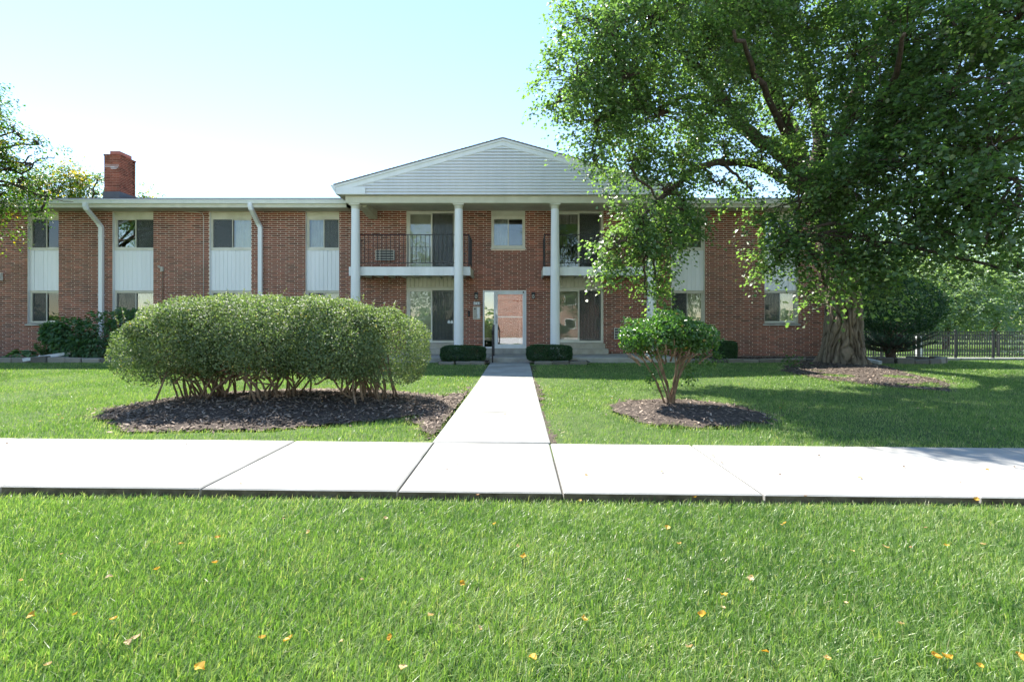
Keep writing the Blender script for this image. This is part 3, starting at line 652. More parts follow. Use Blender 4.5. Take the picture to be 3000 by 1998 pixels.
m.build("brick_courses", M['brick'], chim, kind="stuff")
m = MB(); rect_frame_dummy = None
m.box(cx0+0.16, cx1-0.08, cy0+0.12, cy1-0.12, cz1-0.1, cz1+0.22); m.build("flue_liner", M['flue'], chim)
m = MB(); m.box(cx0+0.01, cx1-0.01, cy0+0.01, cy1-0.01, cz1+0.012, cz1+0.028); m.build("chimney_cap", M['conc_old'], chim)
m = MB()
for (u0, u1, w0, w1) in ((0.02, 0.66, 0.44, 0.455), (0.28, 0.62, 0.52, 0.545), (0.02, 0.45, 0.51, 0.522), (0.3, 0.55, 0.58, 0.60)):
    m.box(cx0+u0, min(cx0+u1, cx1-0.01), cy0-0.006, cy0+0.004, cz1-w1, cz1-w0)
m.build("mortar_patch", M['white'], chim)

# portico: gable, beam, columns, balconies
GXc, GHW, GY0 = -0.53, 5.45, 15.95
GZA = ZW(403.5, GY0); GZE = ZW(541, GY0); SL = (GZA - GZE) / GHW
por = empty("portico", (GXc, 16.3, 0.2), B); por.location = Vector((GXc, 16.3, 0.2)) - B.location
for s in (-1, 1):
    m = MB(); n_ = 40; th = 0.012
    for i in range(n_):
        t0, t1 = i/n_, (i+1)/n_
        xa, xb = GXc + s*GHW*(1-t0), GXc + s*GHW*(1-t1); za, zb = GZE+(GZA-GZE)*t0, GZE+(GZA-GZE)*t1
        m.add([(xa, GY0-0.03, za), (xa, 23.3, za), (xa, 23.3, za+th), (xa, GY0-0.03, za+th), (xb, 23.3, zb), (xb, GY0-0.03, zb)], [(0,1,2,3), (3,2,4,5)])
        m.add([(xa, GY0-0.03, za-0.03), (xa, GY0-0.03, za+th), (xb, GY0-0.03, zb), (xb, GY0-0.03, zb-0.03)], [(0,3,2,1)])
    m.add([(GXc+s*GHW, GY0-0.03, GZE-0.03), (GXc+s*GHW, 23.3, GZE-0.03), (GXc, 23.3, GZA-0.03), (GXc, GY0-0.03, GZA-0.03)], [(0,1,2,3)])
    m.build("roof_slope", M['shingle'], por)
    xe = GXc + s*GHW
    def rake(off0, off1, y0_, y1_, xin=0.0):
        mm = MB(); xo = xe - s*xin; zo = GZE + SL*xin
        pr = [(xo, zo-off0), (GXc+s*0.0005, GZA-off0), (GXc+s*0.0005, GZA-off1), (xo, zo-off1)]
        if s > 0: pr = pr[::-1]
        mm.ext_y(pr, y0_, y1_); mm.build("rake_board", M['alum'], por)
    rake(0.032, 0.095, GY0-0.015, GY0+0.10); rake(0.097, 0.25, GY0+0.02, GY0+0.10, 0.02)
    # eave return and side gutter
    xr_in = XW(1070, GY0); hw = abs(xr_in - GXc)
    xa, xb = sorted((GXc + s*hw, xe - s*0.06))
    m = MB(); m.bev(xa, xb, GY0+0.0, GY0+0.14, ZW(569.5, GY0), ZW(549.5, GY0), 0.004); m.build("cornice_return", M['alum'], por)
    xg = xe - s*0.055
    m = MB(); m.ext_y([(xg, GZE-0.20), (xg, GZE-0.03), (xg+s*0.14, GZE-0.02), (xg+s*0.15, GZE-0.04), (xg+s*0.11, GZE-0.10), (xg+s*0.05, GZE-0.20)][::-s], GY0-0.02, 17.85); m.build("gutter", M['alum'], por)
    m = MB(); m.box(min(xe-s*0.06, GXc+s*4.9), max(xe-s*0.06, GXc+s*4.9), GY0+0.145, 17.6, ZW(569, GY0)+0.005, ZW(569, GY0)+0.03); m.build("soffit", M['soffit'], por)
# lap siding, one board per course
zb0 = ZW(569, GY0); pitch = 8.93/FPX*GY0; nb = 18
for k in range(nb):
    za = zb0 + k*pitch; zb = za + pitch
    def half(zv): return max(0.0, (GZA - 0.2 - zv) / SL)
    h0, h1 = min(half(za), GHW-0.3), min(half(zb), GHW-0.3)
    if h0 < 0.05: break
    y_b, y_t = GY0+0.022, GY0+0.075
    m = MB(); v = [(GXc-h0, y_b, za), (GXc+h0, y_b, za), (GXc+h1, y_t, zb+0.004), (GXc-h1, y_t, zb+0.004)]
    m.add(v + [(p[0], p[1]+0.012, p[2]) for p in v], [(0,1,2,3), (7,6,5,4), (0,4,5,1), (1,5,6,2), (2,6,7,3), (3,7,4,0)])
    m.build("siding_board", M['alum'], por)
m = MB(); pr = [(GXc-GHW+0.3, zb0), (GXc+GHW-0.3, zb0), (GXc, GZA-0.05)]; m.ext_y(pr, GY0+0.09, GY0+0.12); m.build("gable_sheathing", M['cream'], por)
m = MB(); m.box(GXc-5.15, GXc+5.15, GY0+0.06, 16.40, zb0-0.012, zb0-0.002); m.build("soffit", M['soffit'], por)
BZ0, BZ1 = ZW(595, 16.12), zb0-0.013
m = MB(); m.bev(-5.66, 4.60, 16.12, 16.42, BZ0, BZ1, 0.006); m.build("beam", M['cream'], por)
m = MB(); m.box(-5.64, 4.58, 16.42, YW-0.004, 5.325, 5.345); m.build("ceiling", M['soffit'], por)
for k in range(34):
    xx = -5.5 + k*0.3; m = MB(); m.box(xx, xx+0.014, 16.43, YW-0.01, 5.318, 5.3245); m.build("ceiling_strip", M['soffit'], por)
for s_, xx in ((-1, -5.35), (1, 4.15)):
    m = MB(); m.bev(xx-0.02, xx+0.26, 16.42, YW-0.005, 4.99+0.0, 5.32, 0.01) if False else m.add([(xx, 16.43, 5.16), (xx+0.28, 16.43, 5.16), (xx+0.28, YW-0.003, 5.02), (xx, YW-0.003, 5.02), (xx, 16.43, 5.318), (xx+0.28, 16.43, 5.318), (xx+0.28, YW-0.003, 5.318), (xx, YW-0.003, 5.318)], [(0,3,2,1), (4,5,6,7), (0,1,5,4), (1,2,6,5), (2,3,7,6), (3,0,4,7)])
    m.build("side_beam", M['cream'], por)
colx = [XW(p, 16.27) for p in (1041.5, 1344, 1626, 1909)]
for cxx in colx:
    co = empty("column", (cxx, 16.27, 0.2)); co.parent = B; co.location = Vector((cxx, 16.27, 0.2)) - B.location
    m = MB(); nseg = 120; zz = [0.30, 1.2, 2.2, 3.2, 4.2, BZ0-0.17]; rr_ = [0.157, 0.155, 0.151, 0.145, 0.138, 0.131]; v = []
    for z_, r_ in zip(zz, rr_):
        for k in range(nseg):
            a = 2*math.pi*k/nseg; fl = 1 - 0.045*(0.5+0.5*math.cos(20*a))**2; v.append((cxx + r_*fl*math.cos(a), 16.27 + r_*fl*math.sin(a), z_))
    m.add(v, [(i*nseg+k, i*nseg+(k+1) % nseg, (i+1)*nseg+(k+1) % nseg, (i+1)*nseg+k) for i in range(5) for k in range(nseg)]); m.build("shaft", M['alum'], co, True)
    m = MB(); m.lathe([(0.132, BZ0-0.175), (0.14, BZ0-0.17), (0.14, BZ0-0.145), (0.132, BZ0-0.14), (0.136, BZ0-0.10), (0.165, BZ0-0.055)], cxx, 16.27); m.bev(cxx-0.175, cxx+0.175, 16.27-0.145, 16.27+0.16, BZ0-0.054, BZ0-0.003, 0.006); m.build("capital", M['cream'], co)
    m = MB(); m.bev(cxx-0.2, cxx+0.2, 16.07, 16.47, 0.222, 0.27, 0.006); m.lathe([(0.19, 0.27), (0.195, 0.285), (0.165, 0.30)], cxx, 16.27); m.build("base", M['alum'], co)
def balcony(x0, x1, tall_item=False):
    b = empty("balcony", ((x0+x1)/2, 16.9, 3.1)); b.parent = B; b.location = Vector(((x0+x1)/2, 16.9, 3.1)) - B.location
    zt, zb = ZW(782, 16.44), ZW(807.5, 16.44)
    m = MB(); m.bev(x0, x1, 16.44, 16.48, zb, zt, 0.005); m.build("fascia", M['white'], b)
    for xx in (x0, x1-0.04):
        m = MB(); m.bev(xx, xx+0.04, 16.482, YW-0.004, zb+0.0, zt-0.002, 0.005); m.build("fascia", M['cream'], b)
    m = MB(); m.box(x0+0.042, x1-0.042, 16.482, YW-0.006, zt-0.055, zt-0.008); m.build("deck", M['soffit'], b)
    xj = x0 + 0.35
    while xj < x1 - 0.2:
        m = MB(); m.bev(xj, xj+0.045, 16.484, YW-0.005, zb+0.01, zt-0.057, 0.004); m.build("joist", M['cream'], b); xj += 0.42
    zr, zl, rl = zt + 1.08, zt + 0.14, 0.011
    ra, rb, yr = x0+0.06, x1-0.06, 16.52
    m = MB(); m.box(ra, rb, yr-0.012, yr+0.012, zr-0.012, zr+0.012); m.build("top_rail", M['black'], b)
    m = MB(); m.box(ra, rb, yr-0.011, yr+0.011, zl-0.011, zl+0.011); m.build("bottom_rail", M['black'], b)
    for xx in (ra, rb):
        m = MB(); m.box(xx-0.012, xx+0.012, yr+0.012, YW-0.003, zr-0.012, zr+0.012); m.build("top_rail", M['black'], b)
        m = MB(); m.box(xx-0.011, xx+0.011, yr+0.012, YW-0.003, zl-0.011, zl+0.011); m.build("bottom_rail", M['black'], b)
        m = MB(); m.box(xx-0.02, xx+0.02, yr-0.02, yr+0.02, zt-0.008, zr+0.03); m.build("rail_post", M['black'], b)
    bal = MB(); bal.box(-0.0075, 0.0075, -0.0075, 0.0075, zl+0.011, zr-0.012); bme = bal.mesh("baluster", M['black'])
    nbal = int((rb-ra)/0.145)
    for k in range(1, nbal):
        xx = ra + (rb-ra)*k/nbal
        if k == nbal//2:
            m = MB(); m.box(xx-0.014, xx+0.014, yr-0.014, yr+0.014, zt-0.008, zr-0.012); m.build("rail_post", M['black'], b)
        else: link("baluster", bme, b, (xx, yr, 0))
    for xx in (ra, rb):
        for k in range(1, 8): link("baluster", bme, b, (xx, yr + (YW-yr)*k/8, 0))
    return b
balcony(-5.66, -1.62); balcony(0.79, 4.62)
# downspouts
for (pt, pv, yb) in ((250, 297, 0.25), (733, 763, 0.2)):
    xt, xv = XW(pt, 16.97), XW(pv, 17.63)
    m = MB(); m.tube([(xt, 16.975, 5.42), (xt, 16.975, 5.30), (xt+0.02, 16.99, 5.22), (xv-0.05, 17.56, 4.86), (xv, 17.62, 4.72), (xv, 17.625, 4.6), (xv, 17.625, yb)], 0, sq=(0.135, 0.10)); m.build("downspout", M['alum'], B)
    for zz in (4.4, 2.3):
        m = MB(); m.box(xv-0.08, xv+0.08, 17.57, 17.698, zz, zz+0.03); m.build("downspout_strap", M['alum'], B)
# conduits on the left wing
xa = XW(597); m = MB(); m.tube([(XW(545), 17.6, ZS-0.01), (XW(570), 17.66, ZS-0.02), (xa-0.05, 17.68, 5.24), (xa, 17.685, 5.12), (xa, 17.685, 0.3)], 0.014); m.build("conduit", M['soffit'], B, True)
xa = XW(478); m = MB(); m.tube([(xa, 17.68, 0.3), (xa, 17.68, ZW(792))], 0.014); m.build("conduit", M['stem'], B, True)
m = MB(); m.bev(xa-0.045, xa+0.045, 17.60, 17.697, ZW(796), ZW(783), 0.01); m.tube([(xa-0.04, 17.62, ZW(785)), (xa-0.1, 17.6, ZW(781))], [0.03, 0.045]); m.build("meter_box", M['soffit'], B)
xa = XW(3); m = MB(); m.bev(xa-0.2, xa+0.085, 17.55, 17.697, ZW(823), ZW(800), 0.01); m.build("vent_box", M['white'], B)

# ------------------------------------------------------------------ patio, steps
patio = empty("patio", (-0.5, 16.4, 0)); tag(patio, "raised concrete patio slab along the front of the portico", "patio", kind="structure")
for a, b in ((-5.8, -0.95), (-0.94, 0.40), (0.41, 4.9)):
    m = MB(); m.bev(a, b, 15.32, YW+0.003, -0.1, 0.221, 0.015); m.build("slab", M['conc_old'], patio)
for x0, x1 in SD:
    m = MB(); m.bev(x0+0.02, x1+0.02, 17.42, YW+0.0, 0.40, 0.604, 0.012); m.build("step", M['conc_tan'], patio)
    m = MB(); m.bev(x0-0.06, x1+0.08, 17.12, YW+0.001, 0.223, 0.415, 0.012); m.build("step", M['conc_tan'], patio)

# ------------------------------------------------------------------ things on the facade
def ac_unit(x0, x1, z0, z1, label):
    r = empty("air_conditioner", ((x0+x1)/2, 17.6, z0)); tag(r, label, "air conditioner", "air conditioners through the wall")
    m = MB(); m.box(x0+0.02, x1-0.02, 17.56, 17.75, z0+0.01, z1-0.01); m.build("casing", M['acgrey'], r)
    m = MB(); rect_frame(m, x0, x1, z0, z1, 0.018, 17.535, 17.558); m.build("frame", M['frame'], r)
    for k in range(1, 4):
        zc = z0+(z1-z0)*k/4; m = MB(); m.box(x0+0.018, x1-0.018, 17.537, 17.556, zc-0.009, zc+0.009); m.build("grille_bar", M['frame'], r)
    m = MB(); m.box(x0+(x1-x0)*0.22, x0+(x1-x0)*0.22+0.015, 17.537, 17.556, z0+0.018, z1-0.018); m.build("grille_bar", M['frame'], r)
ac_unit(XW(1104), XW(1158), ZW(764.5), ZW(734.5), "air conditioner in the brick wall behind the left balcony railing")
ac_unit(XW(1797), XW(1851), ZW(993), ZW(961), "air conditioner low in the wall, half hidden behind the small shrub")
def lantern(px, label):
    x = XW(px); r = empty("wall_lantern", (x, 17.6, ZW(875))); tag(r, label, "lamp", "wall lanterns beside the entrance")
    zt, zb = ZW(857), ZW(876)
    m = MB(); m.bev(x-0.05, x+0.05, 17.66, 17.70, zt-0.10, zt+0.01, 0.005); m.build("back_plate", M['black'], r)
    m = MB(); m.bev(x-0.065, x+0.065, 17.53, 17.66, zt-0.09, zt, 0.012); m.build("hood", M['black'], r)
    m = MB(); m.box(x-0.05, x+0.05, 17.545, 17.65, zb+0.01, zt-0.09); m.build("lamp_glass", M['amber'], r)
    for a, b in ((-1, 1), (1, -1)):
        m = MB(); m.tube([(x+a*0.052, 17.538, zb+0.01), (x+b*0.052, 17.538, zt-0.09)], 0.009, 6); m.build("cross_bar", M['black'], r)
    for a in (-1, 1):
        m = MB(); m.box(x+a*0.05-0.007, x+a*0.05+0.007, 17.535, 17.549, zb+0.01, zt-0.09); m.build("corner_bar", M['black'], r)
    m = MB(); m.bev(x-0.055, x+0.055, 17.53, 17.66, zb-0.005, zb+0.012, 0.003); m.build("bottom_plate", M['black'], r)
lantern(1396, "small black wall lantern above the house number")
lantern(1562, "small black wall lantern right of the entrance door")
r = empty("house_number_sign", (XW(1396.5), 17.68, ZW(893))); tag(r, "white house number sign 6763 beside the entrance door", "sign")
sx0, sx1, sz0, sz1 = XW(1386.5), XW(1406.5), ZW(893), ZW(884.5)
m = MB(); m.box(sx0-0.006, sx1+0.006, 17.684, 17.699, sz0-0.006, sz1+0.006); m.build("border", M['ink'], r)
m = MB(); m.box(sx0, sx1, 17.678, 17.6835, sz0, sz1); m.build("plate", M['white'], r)
tcv = bpy.data.curves.new("house_number", 'FONT'); tcv.body = "6763"; tcv.size = 0.105; tcv.align_x = 'CENTER'; tcv.align_y = 'CENTER'; tcv.extrude = 0.001; tcv.space_character = 1.25; tcv.materials.append(M['ink'])
tob = bpy.data.objects.new('tmp', tcv); COL.objects.link(tob); bpy.context.view_layer.update(); tme = bpy.data.meshes.new_from_object(tob.evaluated_get(bpy.context.evaluated_depsgraph_get())); bpy.data.objects.remove(tob)
to = bpy.data.objects.new("house_number", tme); COL.objects.link(to); to.parent = r; to.rotation_euler = (R(90), 0, 0)
to.location = Vector(((sx0+sx1)/2, 17.676, (sz0+sz1)/2)) - r.location
r = empty("intercom_panel", (XW(1396.5), 17.68, ZW(934))); tag(r, "framed metal intercom and mail panel left of the entrance door", "intercom")
sx0, sx1, sz0, sz1 = XW(1386), XW(1407), ZW(935), ZW(899)
m = MB(); rect_frame(m, sx0, sx1, sz0, sz1, 0.022, 17.655, 17.699); m.build("frame", M['frame'], r)
xm = sx0+(sx1-sx0)*0.52
m = MB(); m.bev(sx0+0.026, xm-0.004, 17.668, 17.698, sz0+0.026, sz1-0.026, 0.003); m.build("cover", M['soffit'], r)
m = MB(); m.bev(xm+0.004, sx1-0.026, 17.664, 17.698, sz0+0.026, sz1-0.026, 0.003); m.build("cover", M['white'], r)
m = MB(); m.box(sx0+0.04, sx0+0.095, 17.664, 17.6675, sz1-0.10, sz1-0.05); m.build("speaker_grille", M['acgrey'], r)
m = MB(); m.box(xm+0.012, xm+0.02, 17.66, 17.6635, sz0+0.06, sz0+0.17); m.build("slot", M['ink'], r)
m = MB(); m.lathe([(0.012, -0.004), (0.012, 0.004)], 0, 0, 12); o = m.build("key_lock", M['ink'], r); o.rotation_euler = (R(90), 0, 0); o.location = Vector((sx0+0.075, 17.664, sz0+0.08)) - r.location
r = empty("mail_box", (XW(1374), 17.66, ZW(928))); tag(r, "narrow dark key box on the brick left of the intercom", "key box")
m = MB(); m.bev(XW(1371.5), XW(1377), 17.62, 17.699, ZW(928), ZW(911), 0.012); m.build("case", M['black'], r)
m = MB(); m.bev(XW(1372.5), XW(1376), 17.605, 17.619, ZW(927), ZW(923), 0.003); m.build("keypad", M['acgrey'], r)

# handrail by the steps
r = empty("handrail", (XW(1443, 15.2), 15.4, 0.09)); tag(r, "black iron handrail with two posts at the entrance steps", "handrail")
xh = XW(1443, 15.1); z0h = float(g(xh, 15.1))
m = MB(); m.box(xh-0.022, xh+0.022, 15.08, 15.124, z0h-0.05, ZW(972, 15.1)); m.build("post", M['black'], r)
xh2 = xh - 0.02
m = MB(); m.box(xh2-0.022, xh2+0.022, 16.28, 16.324, 0.2, ZW(955, 16.3)); m.build("post", M['black'], r)
m = MB(); m.tube([(xh, 14.95, ZW(973, 15.1)-0.05), (xh, 15.1, ZW(971, 15.1)), (xh2, 16.3, ZW(953, 16.3)), (xh2, 16.5, ZW(953, 16.3)-0.01)], 0, sq=(0.05, 0.035)); m.build("rail", M['black'], r)
m = MB(); m.tube([(xh, 15.12, 0.45), (xh2, 16.28, 0.60)], 0, sq=(0.02, 0.02)); m.build("lower_rail", M['black'], r)

# ------------------------------------------------------------------ foliage machinery
def unit(v): return v / (np.linalg.norm(v, axis=1, keepdims=True) + 1e-9)
def leaves(name, C, D, N, S, T, mat, parent, wr=0.72, fold=0.16, simple=False, kind=None):
    n = len(C); D = unit(D); N = unit(N - D * (N*D).sum(1, keepdims=True)); W = np.cross(D, N); S = S[:, None]
    if simple:
        q = [(0, 0, 0), (-0.5*wr, 0.45, fold), (0, 1, -fold*0.5), (0.5*wr, 0.45, fold)]; F0 = np.array([(0, 3, 2, 1)])
    else:
        q = [(0, 0, 0), (-0.42*wr, 0.14, fold*0.8), (-0.5*wr, 0.5, fold), (0, 1.0, -fold*0.8), (0.5*wr, 0.5, fold), (0.42*wr, 0.14, fold*0.8)]; F0 = np.array([(0, 3, 2, 1), (0, 5, 4, 3)])
    V = np.stack([C + S*(W*a + D*b + N*c) for a, b, c in q], 1).reshape(-1, 3)
    F = (F0[None] + (np.arange(n)*len(q))[:, None, None]).reshape(-1, 4)
    o = link(name, np_mesh(name, V, F, mat, {"tint": np.repeat(np.clip(T, 0, 1), len(q))}), parent)
    if kind: o["kind"] = kind
    return o
def sprays(O, D, L, n, size, droop=0.35, side=0.8, up=1.0):
    """leafy twigs: origin O, heading D, length L, n leaves each -> leaf arrays"""
    k = len(O); D = unit(D); upv = np.array([[0, 0, 1.0]]); Sd = np.cross(D, upv + 0*D); Sd = unit(Sd + 1e-4)
    Cs, Ds, Ns, Ss = [], [], [], []
    for j in range(n):
        t = (j + rng.random(k)) / n; sg = 1 if j % 2 else -1
        c = O + D*(L*t)[:, None] + Sd*(sg*0.03+rng.normal(0, 0.05, k))[:, None]; c[:, 2] -= droop*L*t*t
        c += rng.normal(0, 0.03, (k, 3))
        d = 0.5*D + sg*side*Sd*rng.uniform(0.4, 1.1, k)[:, None] + rng.normal(0, 0.3, (k, 3)); d[:, 2] -= 0.30
        nn = upv*up + 0.22*D + rng.normal(0, 0.36, (k, 3))
        Cs.append(c); Ds.append(d); Ns.append(nn); Ss.append(size*rng.uniform(0.65, 1.2, k))
    return np.concatenate(Cs), np.concatenate(Ds), np.concatenate(Ns), np.concatenate(Ss)
def rand_ball(n, power=1/3):
    v = unit(rng.normal(0, 1, (n, 3))); return v * (rng.random(n)**power)[:, None]
def smooth_path(pts, rads, sub=5, wob_=0.0):
    P_ = [Vector(p) for p in pts]; out = []; ro = []
    for i in range(len(P_)-1):
        p0 = P_[max(i-1, 0)]; p1 = P_[i]; p2 = P_[i+1]; p3 = P_[min(i+2, len(P_)-1)]
        for s_ in range(sub):
            t = s_/sub
            q = 0.5*((2*p1) + (p2-p0)*t + (2*p0-5*p1+4*p2-p3)*t*t + (3*p1-p0-3*p2+p3)*t**3)
            if wob_ and (i or s_): q = q + Vector(rng.normal(0, wob_, 3))
            out.append(q); ro.append(rads[i] + (rads[i+1]-rads[i])*t)
    out.append(P_[-1]); ro.append(rads[-1]); return out, ro
def crown(parent, lobes, nodes, mat, leaf, subs, spr, nl, spread, simple=False, tint=(0.45, 0.22), yellow=0.0, twig_mat='limb', twig_r=0.02, droop=0.35, name="crown", lobe_branch=True, wr=0.72, sub_pow=0.45, spr_len=(0.35, 0.75)):
    """foliage in clumps: every lobe holds sub-clumps, each a burst of leafy twigs carried by a twig"""
    O, D, Ln, Tt = [], [], [], []; tw = MB()
    for lb in lobes:
        c = np.array(lb[0], float); r = np.array(lb[1], float); dens = lb[2] if len(lb) > 2 else 1.0
        ns = max(2, int(subs * dens * (r[0]*r[1]*r[2])**(2/3)))
        sc = c + rand_ball(ns, sub_pow) * r
        if lobe_branch and nodes:
            nd_ = min(nodes, key=lambda q: (q[0] - Vector(c)).length + (2.0 if q[0].z > c[2] + 1.5 else 0)); a = nd_[0]; mid = (a*0.45 + Vector(c)*0.55) + Vector((0, 0, 0.12*(a-Vector(c)).length)) + Vector(rng.normal(0, 0.12, 3))
            pp, rr_ = smooth_path([a, mid, Vector(c)], [min(nd_[1]*0.6, twig_r*3.2), twig_r*2.0, twig_r*1.1], 5, 0.03); tw.tube(pp, rr_, 6)
        for q in sc:
            qv = Vector(q); mv = (Vector(c)*0.5+qv*0.5) + Vector((0, 0, 0.15)) + Vector(rng.normal(0, 0.08, 3))
            pp, rr_ = smooth_path([Vector(c), mv, qv], [twig_r, twig_r*0.7, twig_r*0.35], 2, 0.015); tw.tube(pp, rr_, 3, cap=False)
            m_ = max(3, int(spr * rng.uniform(0.6, 1.4)))
            dd = unit(unit((q - c)[None] / r)*0.55 + rng.normal(0, 0.75, (m_, 3)) * np.array([1, 1, 0.6]))
            O.append(q + rng.normal(0, spread*0.4, (m_, 3))); D.append(dd); Ln.append(rng.uniform(*spr_len, m_) * spread/0.35)
            base = rng.normal(tint[0], tint[1]*0.6); ty = 0.45 if rng.random() < yellow else 0
            Tt.append(np.full(m_, base + ty))
    O = np.concatenate(O); D = np.concatenate(D); Ln = np.concatenate(Ln); Tt = np.concatenate(Tt)
    C, Dd, N, S = sprays(O, D, Ln, nl, leaf, droop)
    T = np.tile(Tt, nl) + rng.normal(0, tint[1]*0.6, len(C))
    if yellow == 0: T = np.minimum(T, 0.93)
    o = leaves(name, C, Dd, N, S, T, mat, parent, simple=simple, wr=wr); o["kind"] = "stuff"
    if not simple or leaf < 0.12:      # the fine shoots the leaves sit on
        Du = unit(D); Lc = Ln[:, None]; m1 = O + Du*Lc*0.5; m1[:, 2] -= droop*Ln*0.25; e1 = O + Du*Lc; e1[:, 2] -= droop*Ln; wv = unit(np.cross(Du, rng.normal(0, 1, Du.shape)))*twig_r*0.16
        Vt = np.stack([O-wv, O+wv, m1+wv*.7, m1-wv*.7, e1+wv*.3, e1-wv*.3], 1).reshape(-1, 3); i0 = np.arange(len(O))*6
        Ft = np.concatenate([np.stack([i0, i0+1, i0+2, i0+3], 1), np.stack([i0+3, i0+2, i0+4, i0+5], 1)])
        q_ = link("shoots", np_mesh("shoots", Vt, Ft, M[twig_mat]), parent); q_["kind"] = "stuff"
    t_ = tw.build("twigs", M[twig_mat], parent); t_["kind"] = "stuff"
    return len(C)

# ------------------------------------------------------------------ the big linden
lin_t = empty("linden_tree", (9.15, 14.2, 0.05)); tag(lin_t, "big linden tree with furrowed trunk in front of the right wing", "tree")
tpx = [(2466, 1092), (2468, 1040), (2470, 980), (2471, 900), (2464, 820), (2450, 750), (2428, 670), (2400, 600), (2368, 545)]
tp = [P(a, b, 14.2) for a, b in tpx]; tp[0].z = -0.1
trad = [0.80, 0.58, 0.50, 0.465, 0.44, 0.40, 0.36, 0.31, 0.26]
pp, rr_ = smooth_path(tp, trad, 22); NSEG = 300; V = []; TT = []
for i, (p, r_) in enumerate(zip(pp, rr_)):
    zrel = p.z
    for k in range(NSEG):
        a = 2*math.pi*k/NSEG; ca, sa = math.cos(a), math.sin(a)
        wx_ = 0.16*mnoise.noise(Vector((ca*1.5, sa*1.5, zrel*1.1))); wy_ = 0.16*mnoise.noise(Vector((ca*1.5+9, sa*1.5, zrel*1.1)))
        q1 = Vector(((ca*0.52+wx_)*6.5, (sa*0.52+wy_)*6.5, zrel*1.35)); q2 = Vector(((ca*0.52+wx_)*15, (sa*0.52+wy_)*15, zrel*3.2+5))
        g1 = max(0.0, 1 - abs(mnoise.noise(q1))*4.2); g2 = max(0.0, 1 - abs(mnoise.noise(q2))*3.6)
        fl = 0.75*g1 + 0.40*g2*(1-0.5*g1) + 0.18*mnoise.noise(q2*2.3)
        root = 0.0
        if zrel < 0.75:
            tt = (0.75 - max(zrel, -0.1))/0.85; root = tt*tt*(0.16*math.sin(5*a + 0.8) + 0.10*math.sin(9*a + 2.0) + 0.06*math.sin(14*a))
        rr2 = r_*(1 + root) - fl*0.062
        V.append((p.x + ca*rr2, p.y + sa*rr2, p.z)); TT.append(min(1, max(0, 0.85 - fl*0.95 + 0.15*mnoise.noise(Vector((ca*5, sa*5, zrel*3))))))
F = np.array([(i*NSEG+k, i*NSEG+(k+1) % NSEG, (i+1)*NSEG+(k+1) % NSEG, (i+1)*NSEG+k) for i in range(len(pp)-1) for k in range(NSEG)])
link("trunk", np_mesh("trunk", np.array(V), F, M['bark'], {"tint": np.array(TT)}, True), lin_t)
limbs = [
    ([(2372,560,14.2),(2300,462,13.8),(2205,400,13.2),(2120,300,12.6),(2060,220,12.0),(1995,145,11.4),(1955,60,10.8)], [.25,.2,.165,.13,.10,.07,.045]),
    ([(2130,310,12.7),(2060,285,12.2),(1990,288,11.7),(1900,330,11.1),(1790,300,10.6),(1700,270,10.3)], [.10,.08,.065,.05,.04,.02]),
    ([(2362,556,14.2),(2322,430,14.2),(2290,330,14.0),(2268,265,13.9),(2274,150,13.7),(2292,0,13.5),(2300,-160,13.4)], [.24,.20,.17,.145,.125,.11,.08]),
    ([(2280,300,13.9),(2222,222,13.3),(2150,120,12.6),(2070,20,12.0),(2040,-70,11.6)], [.13,.105,.085,.065,.04]),
    ([(2360,560,14.1),(2240,495,13.3),(2150,476,12.6),(2060,488,12.0),(1985,540,11.5),(1925,590,11.2),(1880,650,11.0)], [.14,.11,.09,.075,.06,.045,.03]),
    ([(2380,570,14.3),(2402,400,14.8),(2372,260,15.0),(2310,60,15.2),(2280,-120,15.4)], [.22,.19,.16,.12,.08]),
    ([(2395,590,14.3),(2462,380,14.4),(2535,220,14.2),(2600,60,14.0),(2640,-120,14)], [.24,.20,.16,.12,.08]),
    ([(2420,640,14.2),(2545,455,13.2),(2685,330,12.0),(2800,230,11.0),(2900,130,10.3)], [.22,.17,.13,.09,.05]),
    ([(2445,710,14.0),(2560,610,12.6),(2700,560,11.0),(2850,520,9.9),(2980,520,9.0)], [.18,.13,.09,.06,.03]),
    ([(2440,700,13.9),(2410,640,12.9),(2365,640,12.0),(2330,690,11.2)], [.13,.09,.06,.03]),
    ([(2400,600,14.4),(2560,420,16.0),(2700,250,17.5),(2800,120,18.5)], [.2,.15,.1,.06]),
    ([(2380,560,14.4),(2330,380,16.0),(2240,240,17.5),(2150,150,18.5)], [.2,.15,.1,.06]),
    ([(1900,335,11.1),(1830,210,10.4),(1790,130,9.9)], [.045,.03,.015]),
    ([(2320,440,13.8),(2230,250,11.6),(2150,90,9.8)], [.10,.07,.03]),
    ([(2545,460,13.1),(2600,280,11.0),(2650,100,9.2)], [.11,.07,.03]),
]
nodes = []
for pts, rd in limbs:
    q, rr_ = smooth_path([P(*p) for p in pts], rd, 6, 0.025); mb = MB(); mb.tube(q, rr_, 10); mb.build("limb", M['limb'], lin_t, True)
    nodes += list(zip(q[3::3], rr_[3::3]))
L = lambda px, py, Y, r, ry=None, rz=None, d=1.0: (P(px, py, Y), (r, ry or r, rz or r*0.8), d)
